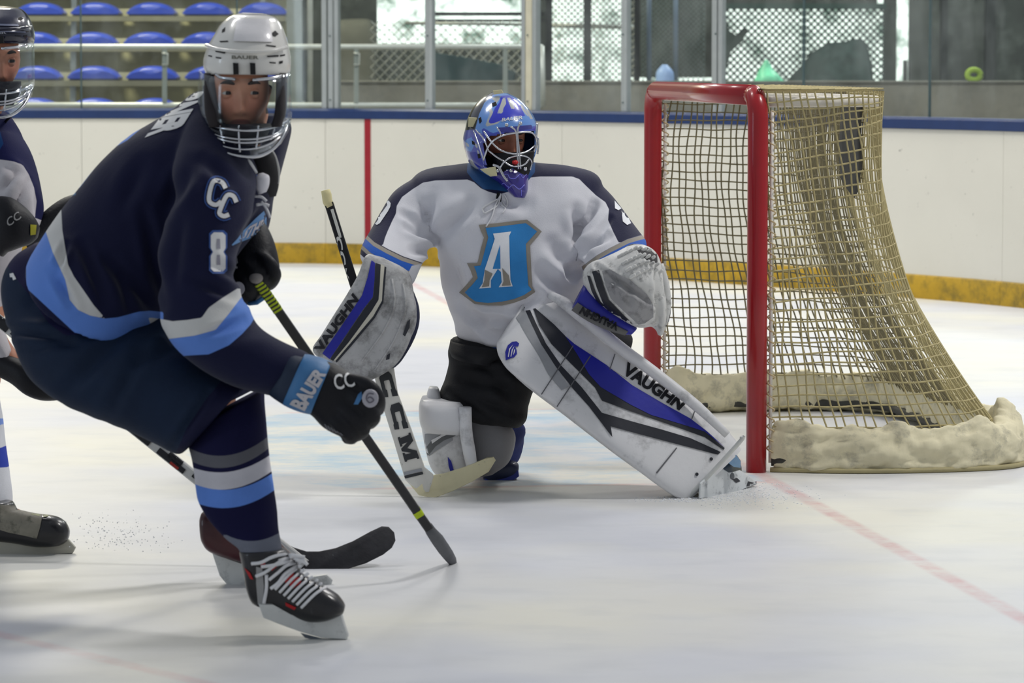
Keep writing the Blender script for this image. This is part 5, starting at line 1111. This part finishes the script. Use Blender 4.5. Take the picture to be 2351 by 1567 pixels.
paint(sp, 'skater_pants', PT, [([(0, 500), (260, 500), (260, 760), (150, 770), (110, 740), (70, 680), (38, 640), (10, 600)], (28, 26, 60)), ([(404, 1040), (429, 982), (472, 917), (520, 860), (640, 860), (640, 1060)], (22, 24, 52))], rough=.7, var=.15, vs=8, bump=.2, bs=180, spec=.2)
T = bvh(sp)
decal('pants_logo', [[(22, 628), (30, 626), (34, 634), (37, 640), (30, 643), (28, 636), (23, 636)]], T, ow, sp, .003)
mb = MB()
mb.loft([(432, 985, 606, 890, 8.55, .10), (434, 1020, 609, 945, 8.52, .105, 0, 5), (440, 1045, 611, 1000, 8.50, .105, 0, 14), (446, 1078, 618, 1052, 8.47, .10, 0, 16), (452, 1112, 624, 1088, 8.44, .10, 0, 18), (460, 1150, 630, 1130, 8.41, .095, 0, 20), (482, 1190, 636, 1175, 8.38, .088, 0, 20), (515, 1225, 640, 1215, 8.345, .072, 0, 16), (545, 1250, 645, 1245, 8.32, .062, 0, 12), (556, 1275, 650, 1272, 8.305, .058, 0, 8)], n=40, sub=6)
sk = mb.build('sock', M('tmp_skin'), skater); lumps(sk, .006, 9, 3)
def curve_band(l, r, h0, h1, bul):
    t = np.linspace(-.15, 1.15, 14); up = [(l[0] + (r[0] - l[0]) * a, l[1] + (r[1] - l[1]) * a + bul * (1 - (2 * a - 1) ** 2) + h0) for a in t]
    dn = [(x, y - h0 + h1) for x, y in up]; return up + dn[::-1]
paint(sk, 'skater_sock', (24, 24, 58), [(curve_band((452, 1036), (615, 1002), 0, 28, 24), (98, 98, 104)), (curve_band((440, 1072), (620, 1044), 0, 40, 24), (200, 198, 204)), (curve_band((450, 1112), (628, 1084), 0, 42, 24), SB),
 (curve_band((530, 1232), (642, 1222), 0, 60, 14), (112, 116, 128))], rough=.85, var=.08, vs=12, bump=.3, bs=300, spec=.15)
mb = MB(); mb.loft([(470, 960, 590, 950, 9.06, .10), (475, 1050, 590, 1040, 9.08, .09), (482, 1120, 580, 1120, 9.1, .075), (486, 1190, 565, 1190, 9.12, .06)], n=28)
mb.build('sock', M('sock_back', (24, 24, 58), .85), skater)
# ---- skates
skb = mat('skate_boot_black', (26, 26, 30), .35, coat=.35, var=.15, vs=14, dirt=((92, 94, 100), 18, .62, .8, .4)); skh = M('holder_grey', (206, 208, 206), .45, dirt=((90, 92, 96), 20, .55, .75, .6))
front = skate(skater, [(560, 1300, 566, 1352, 8.300, .028), (566, 1285, 580, 1384, 8.300, .042), (590, 1278, 606, 1394, 8.300, .048), (630, 1280, 640, 1410, 8.295, .050), (668, 1300, 676, 1422, 8.290, .052), (708, 1325, 712, 1428, 8.280, .055), (748, 1348, 750, 1424, 8.270, .053), (776, 1366, 776, 1414, 8.270, .045), (793, 1388, 790, 1406, 8.270, .026)], [(548, 1262, 652, 1258, 8.305, .058), (556, 1300, 676, 1282, 8.300, .056), (564, 1345, 690, 1310, 8.300, .052), (580, 1385, 660, 1400, 8.300, .045)],
 [(594, 1384), (625, 1384), (668, 1408), (710, 1416), (752, 1412), (784, 1402), (792, 1430), (801, 1456), (797, 1466), (740, 1462), (690, 1448), (640, 1430), (606, 1416)], [(690, 1452), (740, 1465), (799, 1466), (792, 1474), (745, 1474), (700, 1463)], 8.262, .026, (skb, skh, steel_m))
T = bvh(front)
rdm = M('tongue_red', (172, 30, 34), .6)
for pl in ([(597, 1292), (608, 1286), (609, 1296), (600, 1306)], [(619, 1300), (634, 1290), (636, 1300), (624, 1310)], [(656, 1326), (676, 1312), (672, 1324), (654, 1338)], [(664, 1340), (680, 1324), (694, 1324), (690, 1338), (670, 1352)], [(560, 1302), (574, 1314), (582, 1330), (574, 1328)], [(655, 1382), (680, 1394), (676, 1400), (656, 1390)]): decal('red_panel', [pl], T, rdm, front, .003)
for pl in ([(588, 1300), (602, 1304), (606, 1345), (604, 1388), (592, 1386), (588, 1340)],): decal('boot_stripe', [pl], T, M('boot_silver', (150, 150, 150), .4), front, .0025)
def surf_tube(name, pl, T, r, m, parent, off=.003, sub=5, fallback=8.25):
    pts = []
    for x, y in crom([list(p) for p in pl], sub):
        h_ = T.ray_cast(CAMP, (W(x, y, 10) - CAMP).normalized()); pts.append((h_[0] + Vector((0, -off, 0))) if h_[0] and abs(h_[0].y - fallback) < .3 else W(x, y, fallback))
    mb = MB(); mb.tube(pts, r, 7); return mb.build(name, m, parent)
for k in range(7):
    x0, y0 = 632 + k * 10.0, 1352 + k * 7.0; x1, y1 = 690 + k * 9.5, 1298 + k * 8.2
    surf_tube('lace', [(x0, y0), ((x0 + x1) / 2 + 3, (y0 + y1) / 2 - 7), (x1, y1)], T, .0036, lace, front, .004, 5, 8.235)
for pl in ([(578, 1293), (600, 1290), (625, 1278), (655, 1272), (700, 1278)], [(588, 1322), (610, 1312), (640, 1290), (672, 1276)], [(612, 1318), (612, 1350), (606, 1384)], [(640, 1286), (668, 1280), (696, 1288), (706, 1296)], [(618, 1330), (640, 1312), (660, 1296), (690, 1290)], [(600, 1300), (630, 1296), (664, 1288), (700, 1284)], [(622, 1350), (640, 1336), (655, 1316), (684, 1296)]):
    surf_tube('lace', pl, T, .0042, lace, front, .004, 5, 8.235)
rear = skate(skater, [(458, 1190, 462, 1240, 9.14, .03), (466, 1174, 476, 1262, 9.14, .042), (500, 1170, 505, 1276, 9.14, .048), (550, 1185, 552, 1290, 9.14, .05), (610, 1215, 610, 1308, 9.14, .05), (655, 1258, 655, 1322, 9.14, .045), (680, 1280, 680, 1318, 9.14, .03)], [(486, 1150, 566, 1150, 9.13, .05), (478, 1180, 575, 1180, 9.13, .052), (490, 1240, 590, 1240, 9.14, .05)],
 [(486, 1262), (520, 1280), (600, 1306), (700, 1326), (750, 1318), (764, 1330), (758, 1350), (700, 1352), (620, 1345), (560, 1352), (530, 1350), (505, 1320)], [(530, 1348), (620, 1343), (755, 1348), (750, 1356), (620, 1352), (534, 1356)], 9.14, .022, (mat('boot_maroon', (62, 18, 26), .35, coat=.3, var=.3, vs=9), skh, steel_m))
# ---- gloves
gbk = mat('glove_black', (20, 21, 27), .55, var=.12, vs=14, bump=.3, bs=120, spec=.3); gbl = M('glove_blue', (66, 118, 168), .5)
def fingers(mb, segs, Y, r=.0185):
    for pts in segs: mb.tube([W(x, y, Y + dy) for x, y, dy in pts], [r * .85] + [r] * (len(pts) - 2) + [r * .75], 12, 3)
mb = MB(); mb.loft([(690, 812, 640, 918, 8.44, .055), (722, 820, 672, 938, 8.43, .062), (762, 832, 712, 950, 8.42, .065), (795, 850, 742, 980, 8.42, .065), (826, 872, 780, 1000, 8.42, .06), (850, 895, 812, 1002, 8.42, .055), (868, 915, 840, 985, 8.42, .045)], n=32, ex=2.5)
fingers(mb, [[(800, 870, -.03), (845, 885, -.05), (868, 915, -.04), (870, 945, 0)], [(790, 900, -.04), (832, 925, -.062), (858, 955, -.045), (848, 975, 0)], [(770, 925, -.045), (808, 955, -.065), (834, 985, -.045), (818, 1002, 0)], [(755, 950, -.04), (785, 980, -.055), (808, 1002, -.035), (795, 1006, 0)]], 8.42)
g1 = mb.build('glove', gbk, skater, remesh=.006, smit=2)
mb = MB(); mb.loft([(664, 800, 618, 905, 8.45, .07), (680, 808, 632, 915, 8.445, .08), (704, 818, 655, 930, 8.44, .082)], n=30, ex=2.6); mb.build('cuff_lining', M('cuff_navy', (30, 44, 66), .6), g1)
mb = MB(); mb.loft([(700, 812, 650, 926, 8.435, .080), (715, 816, 664, 934, 8.43, .086), (738, 822, 690, 944, 8.43, .086), (762, 832, 714, 950, 8.43, .078)], n=32, ex=2.8); cu = mb.build('cuff_roll', gbl, g1); T = bvh(cu, g1)
letters('cuff_lettering', 'BAUER', [(700, 944), (750, 858), (726, 840), (664, 928)], T, M('glove_print', (190, 188, 192), .5), cu, .004, .05)
letters('glove_lettering', 'CC', [(770, 896), (816, 886), (808, 852), (764, 860)], T, ow, g1, .005, .012)
mb = MB(); mb.slab([(x, y, 8.345) for x, y in ellipse(850, 914, 19, 21, 18)], .014); mb.build('logo_patch', M('patch_grey', (170, 168, 176), .5), g1, auto=50)
T3 = bvh([c for c in g1.children if c.name.startswith('logo_patch')][0]); decal('patch_letter', [stroke(crom([[858, 904], [846, 903], [841, 914], [848, 924], [858, 918], [850, 911], [844, 914]], 3), 3)], T3, M('patch_print', (96, 92, 104), .5), g1, .002)
decal('finger_trim', [[(822, 905), (830, 898), (832, 912), (822, 928), (812, 928)]], T, gbl, g1, .004)
for k in range(6): decal('knuckle_print', [[(744 + k * 7, 973 + k * 4), (747 + k * 7, 973 + k * 4), (753 + k * 7, 984 + k * 3), (750 + k * 7, 985 + k * 3)]], T, M('print_grey', (104, 106, 114), .5), g1, .003)
mb = MB(); mb.loft([(548, 530, 600, 500, 8.9, .05), (528, 560, 620, 532, 8.88, .06), (526, 600, 634, 570, 8.86, .065), (524, 640, 642, 612, 8.85, .065), (534, 668, 640, 650, 8.85, .06), (550, 690, 618, 668, 8.85, .045), (562, 696, 600, 682, 8.85, .03)], n=32, ex=2.4)
fingers(mb, [[(560, 600, -.04), (585, 625, -.062), (600, 650, -.05), (590, 668, 0)], [(590, 585, -.04), (618, 605, -.06), (630, 632, -.045), (620, 655, 0)], [(550, 630, -.045), (568, 655, -.06), (580, 675, -.04), (568, 690, 0)]], 8.85)
g2 = mb.build('glove', gbk, skater, remesh=.006, smit=2); T = bvh(g2)
decal('glove_lettering', [stroke([(532, 588), (542, 590), (544, 602), (532, 612), (545, 614)], 5)], T, ow, g2, .004)
mb = MB(); mb.slab([(x, y, 8.775) for x, y in ellipse(547, 662, 15, 16, 18)], .012); mb.build('logo_patch', M('patch_grey'), g2, auto=50)
mb = MB(); mb.tube([W(572, 696, 8.82), W(590, 694, 8.8), W(604, 684, 8.8)], .006, 8); mb.build('palm_edge', gbl, g2)
# ---- helmet, cage
def XI(a, b): return (a, b)
helm_w = mat('helmet_white', (226, 224, 218), .28, var=.03, coat=.5, bump=.02)
hel = cage_helmet(skater, XI, 8.70, helm_w, M('helmet_panel', (222, 220, 222), .35, coat=.4), 1.0, 'BAUER')
mb = MB(); mb.loft([(508, 284, 622, 284, 8.63, .078), (512, 295, 622, 290, 8.62, .085), (522, 318, 612, 314, 8.62, .075), (540, 335, 596, 332, 8.63, .05)], n=30); mb.build('chin_cup', M('chin_dark', (28, 26, 34), .7), skater)
for xs, s_, w_ in ((486, -1, 16), (646, 1, 12)):
    mb = MB(); mb.loft([(xs - w_, 168, xs + w_, 168, 8.66, .05), (xs - w_, 220, xs + w_, 220, 8.64, .06), (xs - w_ - 3 * s_, 262, xs + w_ + 2 - 4 * s_, 258, 8.62, .06), (xs - w_ - 12 * s_, 292, xs + w_ - 10 * s_, 290, 8.61, .05)], n=20, ex=3); mb.build('ear_pad', M('foam_dark', (44, 40, 42), .8), skater)
# ---- his stick
ks = empty('hockey_stick', W(1000, 1250, 9.3), 'black hockey stick with yellow-green stripes, held by the white-helmeted skater', 'stick')
A_, B_ = W(588, 640, 8.78), W(984, 1212, 9.20)
def on(t): return A_ + (B_ - A_) * t
shm = mat('shaft_graphite', (28, 28, 32), .35, var=.3, vs=14, coat=.2)
mb = MB(); mb.bar(on(0), on(1), .023, .02); sh1 = mb.build('shaft', shm, ks, smooth=False)
yg = M('stripe_yellow_green', (176, 196, 20), .4)
for k in range(9): mb = MB(); mb.bar(on(.012 + k * .0125), on(.0185 + k * .0125), .0245, .0215); mb.build('grip_stripe', yg, ks, smooth=False)
mb = MB(); mb.bar(on(.925), on(.945), .0245, .0215); mb.build('grip_stripe', yg, ks, smooth=False); mb = MB(); mb.bar(on(.575), on(.60), .0245, .0215); mb.build('grip_stripe', yg, ks, smooth=False)
mb = MB(); mb.ball(W(588, 638, 8.78), .018, 8, sc=(1, 1, .8)); mb.build('butt_tape', M('tape_grey', (150, 144, 140), .8), ks)
mb = MB(); R = []
for (x, y, wpx, Y, hh) in ((982, 1206, 22, 9.20, .02), (990, 1220, 26, 9.22, .03), (1004, 1238, 30, 9.28, .05), (1018, 1258, 28, 9.38, .055), (1030, 1274, 24, 9.46, .055), (1040, 1288, 18, 9.52, .05), (1045, 1298, 10, 9.55, .02)):
    c = W(x, y, Y); w = wpx / FPX * Y / 2; R.append([c + Vector((w * math.cos(t) * .9, .012 * math.sin(t), hh * .25 * math.sin(t) + w * .3 * math.cos(t))) for t in np.linspace(0, 2 * math.pi, 14)[:-1]])
mb.rings(R); mb.build('blade', M('blade_tape_dark', (88, 90, 94), .8, var=.15, vs=20), ks)
# ================================================================ THE PLAYER AT THE LEFT EDGE
lbase = GP(40, 1262)
def XL(a, b):
    x = -10 + (a - 565) * .86; y = (97 + (b - 168) * .90) if b > 168 else 97 + (b - 168) * .60
    return (x, y)
L_T = headT(-18, 140, 9.90, .40, 0, 0)
bm_ = MB(); head_mb(bm_, L_T, 1.0)
def cap(a, ra, b, rb): bm_.capsule(W(*a), ra, W(*b), rb)
cap((-20, 190, 9.93), .055, (-60, 290, 9.98), .06); cap((-80, 360, 10), .12, (-90, 560, 10), .14); cap((-160, 340, 10), .05, (20, 350, 10), .05)
cap((15, 370, 9.96), .045, (45, 480, 9.88), .04); cap((50, 470, 9.88), .045, (20, 520, 9.75), .034); cap((-160, 340, 10), .06, (-170, 560, 9.9), .05); cap((-170, 560, 9.9), .045, (20, 830, 9.8), .034)
cap((-90, 640, 10), .13, (-70, 860, 9.95), .09); cap((-90, 860, 9.95), .05, (-25, 1165, 9.8), .035); cap((-12, 1175, 9.79), .035, (100, 1220, 9.72), .03)
hand_mb(bm_, W(30, 510, 9.74), W(20, 545, 9.72), Vector((0, -.3, -.3)), 1, .7); hand_mb(bm_, W(25, 842, 9.79), W(70, 878, 9.77), Vector((0, -.3, .5)), 1, .6)
left = bm_.build('person', M('tmp_skin'), origin=lbase, remesh=.005, smit=2)
lskin = skin_paint(left, L_T, 1.0, (188, 128, 100), (140, 76, 68), 'left_skin')
tag(left, 'player cut off by the left edge, dark helmet, white jersey with navy shoulders', 'person')
eyes(L_T, left, (.3, 0), 1.0, skin=(178, 120))
mb = MB()
mb.loft([(-70, 240, 22, 262, 9.98, .09), (-120, 262, 36, 285, 9.99, .13), (-150, 285, 48, 308, 10.0, .16), (-200, 330, 62, 345, 10, .19), (-215, 400, 80, 405, 10, .2), (-215, 520, 60, 520, 10, .2), (-210, 700, 8, 700, 10, .2), (-200, 760, 0, 760, 10, .18)], n=40)
mb.loft([(-40, 290, 40, 300, 9.97, .12), (-20, 340, 68, 345, 9.93, .13), (-15, 400, 86, 400, 9.89, .13), (-15, 450, 96, 455, 9.85, .12), (-20, 500, 92, 505, 9.82, .11), (-10, 540, 70, 545, 9.8, .09)], n=30)
mb.loft([(-230, 360, -130, 360, 9.98, .1), (-225, 560, -110, 540, 9.92, .1), (-140, 720, -50, 640, 9.86, .09), (-40, 830, 12, 760, 9.82, .07), (5, 860, 30, 800, 9.8, .06)], n=28)
lj = mb.build('jersey', M('tmp_skin'), left, remesh=.008, smit=4); creases(lj, [(40, 395, 5, 440, 8, .012), (60, 420, 30, 480, 10, .012), (75, 440, 80, 500, 8, .008), (10, 380, 40, 400, 10, .01)], 1.2); lumps(lj, .01, 6, 5)
paint(lj, 'left_jersey', (196, 192, 196), [([(-300, 200), (-300, 366), (0, 366), (30, 370), (52, 378), (66, 400), (78, 430), (84, 462), (80, 500), (140, 520), (140, 200)], (28, 30, 72)), ([(-300, 290), (0, 300), (8, 330), (-5, 350), (-300, 340)], (24, 60, 110))], rough=.8, var=.06, bump=.25, bs=260, spec=.15)
mb = MB(); mb.loft([(-200, 690, 5, 690, 10, .2), (-205, 800, 4, 800, 9.98, .2), (-190, 900, -10, 900, 9.96, .17)], n=30); mb.build('pants', M('pants_dark_left', (30, 32, 60), .8), left)
mb = MB(); mb.loft([(-115, 880, -10, 880, 9.95, .12), (-105, 950, 4, 950, 9.94, .115), (-90, 1020, 12, 1020, 9.92, .11), (-75, 1090, 22, 1090, 9.87, .1), (-55, 1150, 28, 1150, 9.83, .085), (-45, 1180, 14, 1172, 9.8, .07)], n=32)
o = mb.build('sock', M('tmp_skin'), left); paint(o, 'left_sock', (214, 216, 222), [([(-200, 1030), (0, 1028), (20, 1020), (40, 1060), (16, 1072), (-200, 1085)], (38, 62, 170)), ([(-200, 960), (20, 960), (20, 975), (-200, 978)], (120, 150, 220))], rough=.85, bump=.3, bs=280)
lskate = skate(left, [(-130, 1170, -128, 1225, 9.730, .035), (-100, 1155, -100, 1235, 9.730, .05), (-40, 1160, -40, 1240, 9.730, .05), (30, 1168, 30, 1246, 9.720, .052), (80, 1178, 80, 1254, 9.710, .054), (125, 1184, 122, 1254, 9.700, .05), (148, 1196, 146, 1248, 9.700, .04), (160, 1215, 158, 1236, 9.700, .02)], [(-60, 1150, 30, 1150, 9.750, .06), (-70, 1190, 45, 1180, 9.740, .06)],
 [(-110, 1225), (0, 1228), (70, 1240), (130, 1240), (158, 1238), (174, 1256), (168, 1268), (100, 1272), (0, 1272), (-100, 1272)], [(-100, 1270), (168, 1266), (160, 1276), (-90, 1278)], 9.710, .022, (skb, M('holder_dirty', (176, 174, 162), .6), steel_m))
T = bvh(lskate)
decal('boot_patch', [[(0, 1158), (40, 1160), (98, 1176), (92, 1210), (84, 1236), (60, 1230), (20, 1222), (0, 1216)]], T, mat('boot_scuffed', (128, 124, 112), .6, var=.2, vs=20, dirt=((50, 54, 44), 28, .5, .65, .8)), lskate, .003)
decal('toe_trim', [[(98, 1177), (116, 1178), (112, 1184), (100, 1186)], [(66, 1172), (94, 1176), (92, 1184), (70, 1180)]], T, M('trim_green', (96, 104, 24), .5), lskate, .004)
gl = MB(); gl.loft([(-60, 470, -20, 450, 9.74, .05), (-20, 452, 0, 580, 9.72, .07), (20, 452, 20, 578, 9.70, .07), (50, 470, 48, 568, 9.70, .065), (76, 496, 70, 560, 9.71, .05), (90, 520, 84, 548, 9.72, .03)], n=30, ex=2.5)
g3 = gl.build('glove', gbk, left); T = bvh(g3)
letters('glove_lettering', 'CC', [(18, 522), (50, 500), (42, 484), (14, 502)], T, M('print_grey_light', (150, 150, 150), .5), g3, .004, .012); decal('palm_trim', [[(70, 515), (84, 516), (82, 538), (70, 540)]], T, M('trim_yellow', (150, 146, 16), .5), g3, .004)
gl = MB(); gl.loft([(60, 520, 66, 575, 9.84, .04), (90, 495, 100, 556, 9.86, .05), (120, 470, 130, 530, 9.88, .055), (150, 452, 160, 510, 9.9, .055), (190, 440, 200, 490, 9.92, .05)], n=24); gl.build('glove_gauntlet', gbk, left)
gl = MB(); gl.loft([(-20, 800, -10, 860, 9.80, .05), (22, 815, 28, 880, 9.78, .06), (55, 830, 60, 905, 9.76, .065), (95, 850, 95, 918, 9.76, .06), (130, 868, 132, 918, 9.77, .05), (150, 885, 150, 912, 9.78, .03)], n=28, ex=2.4); gl.build('glove', gbk, left)
lh = cage_helmet(left, XL, 9.94, mat('helmet_navy', (20, 22, 46), .2, coat=.6, var=.05, bump=.02), M('helmet_panel_navy', (24, 26, 54), .25, coat=.5), 1.0, 'BAUER', dark=True)
T = bvh(lh)
for pl in ([(-20, 50), (40, 52), (44, 60), (-20, 58)], [(-20, 70), (58, 72), (60, 75), (-20, 73)]): decal('helmet_stripe', [pl], T, M('stripe_light', (120, 126, 150), .3), lh, .003)
mb = MB(); mb.loft([(-45, 188, 48, 186, 9.86, .075), (-42, 215, 46, 212, 9.86, .085), (-30, 245, 30, 242, 9.87, .06)], n=26); mb.build('chin_cup', M('chin_dark'), left)
mb = MB(); mb.tube([W(30, 262, 9.9), W(15, 276, 9.92), W(5, 290, 9.95)], .004, 8); mb.build('strap', M('strap_black'), left)
# ---- his stick, its blade on the ice behind the near skate
ls = empty('hockey_stick', W(800, 1290, 9.4), 'hockey stick with dark curved blade on the ice behind the near skates', 'stick')
A_, B_ = W(-60, 690, 9.80), W(700, 1296, 9.42)
mb = MB(); mb.bar(A_, B_, .030, .022); sh2 = mb.build('shaft', M('shaft_white_grey', (190, 190, 188), .4), ls, smooth=False); T = bvh(sh2)
def q2(t0, t1, a, b):  # quad across the shaft between two fractions of its length
    P0 = np.array([-60 + 760 * t0, 690 + 606 * t0]); P1 = np.array([-60 + 760 * t1, 690 + 606 * t1]); n_ = np.array([-606, 760.]) / 972
    return [tuple(P0 + n_ * a), tuple(P1 + n_ * a), tuple(P1 + n_ * b), tuple(P0 + n_ * b)]
bkp = M('print_black')
for q in (q2(0, .105, -12, 12), q2(.45, .535, -12, 12), q2(.115, .14, -6, 8), q2(.56, .60, -3, 12), q2(.585, .625, -12, 3), q2(.60, .64, 0, 12), q2(.66, .70, -12, 4), q2(.18, .42, -2, 12)): decal('shaft_print', [q], T, bkp, sh2, .003)
for q in (q2(.42, .475, 2, 12), q2(.60, .625, 6, 12.5)): decal('shaft_print_red', [q], T, M('print_red', (150, 36, 26), .5), sh2, .0045)
tp = mat('blade_tape_black', (46, 46, 50), .85, var=.2, vs=26, bump=.4, bs=70, dirt=((210, 212, 216), 26, .68, .74, .6))
mb = MB(); mb.slab([(640, 1240, 9.47), (668, 1256, 9.46), (700, 1266, 9.45), (730, 1266, 9.45), (770, 1258, 9.46), (810, 1242, 9.48), (850, 1220, 9.51), (876, 1208, 9.53), (892, 1209, 9.53), (905, 1222, 9.52), (908, 1240, 9.5), (900, 1256, 9.48), (880, 1272, 9.46), (840, 1292, 9.43), (800, 1304, 9.42), (760, 1312, 9.41), (720, 1312, 9.41), (680, 1302, 9.42), (650, 1280, 9.44)], .014)
b2 = mb.build('blade', tp, ls, auto=40)
# flecks of snow thrown up by the left player's skate, lying loose in the air and on the ice
rs = random.Random(4); mb = MB()
for k in range(260):
    x = rs.gauss(265, 60); y = rs.gauss(1232, 26) + (x - 265) * .12
    if y > 1268: continue
    Y = rs.uniform(9.6, 9.95); p = W(x, y, Y); r = rs.uniform(.0008, .0022); mb.add([p + Vector(v) * r for v in ((1, 0, 0), (-1, 0, 0), (0, 1, 0), (0, -1, 0), (0, 0, 1), (0, 0, -1))], [(0, 2, 4), (2, 1, 4), (1, 3, 4), (3, 0, 4), (2, 0, 5), (1, 2, 5), (3, 1, 5), (0, 3, 5)])
tag(mb.build('ice_spray', M('snow_fleck', (206, 208, 212), .8), smooth=False), 'spray of tiny ice flecks thrown up beside the left player\'s skate', 'ice spray', kind='stuff')
for ox, oy, sx, sy, Y0, nm in ((1660, 1135, 90, 14, 11.1, 'loose snow scraped up beside the goalie\'s outstretched skate'),):
    mb = MB()
    for k in range(900):
        x = rs.gauss(ox, sx); y = oy + rs.gauss(0, sy) ; p = GP(x, max(y, 1105) if x > 1600 else 1140 + rs.uniform(0, 12)); r = rs.uniform(.001, .004)
        mb.add([p + Vector(v) * r for v in ((1, 0, 0), (-1, 0, 0), (0, 1, 0), (0, -1, 0), (0, 0, .7), (0, 0, -.3))], [(0, 2, 4), (2, 1, 4), (1, 3, 4), (3, 0, 4), (2, 0, 5), (1, 2, 5), (3, 1, 5), (0, 3, 5)])
    tag(mb.build('snow_shavings', M('snow_white', (232, 234, 238), .9)), nm, 'snow', kind='stuff')
tmp = bpy.data.materials.get('tmp_skin')
if tmp and tmp.users == 0: bpy.data.materials.remove(tmp)
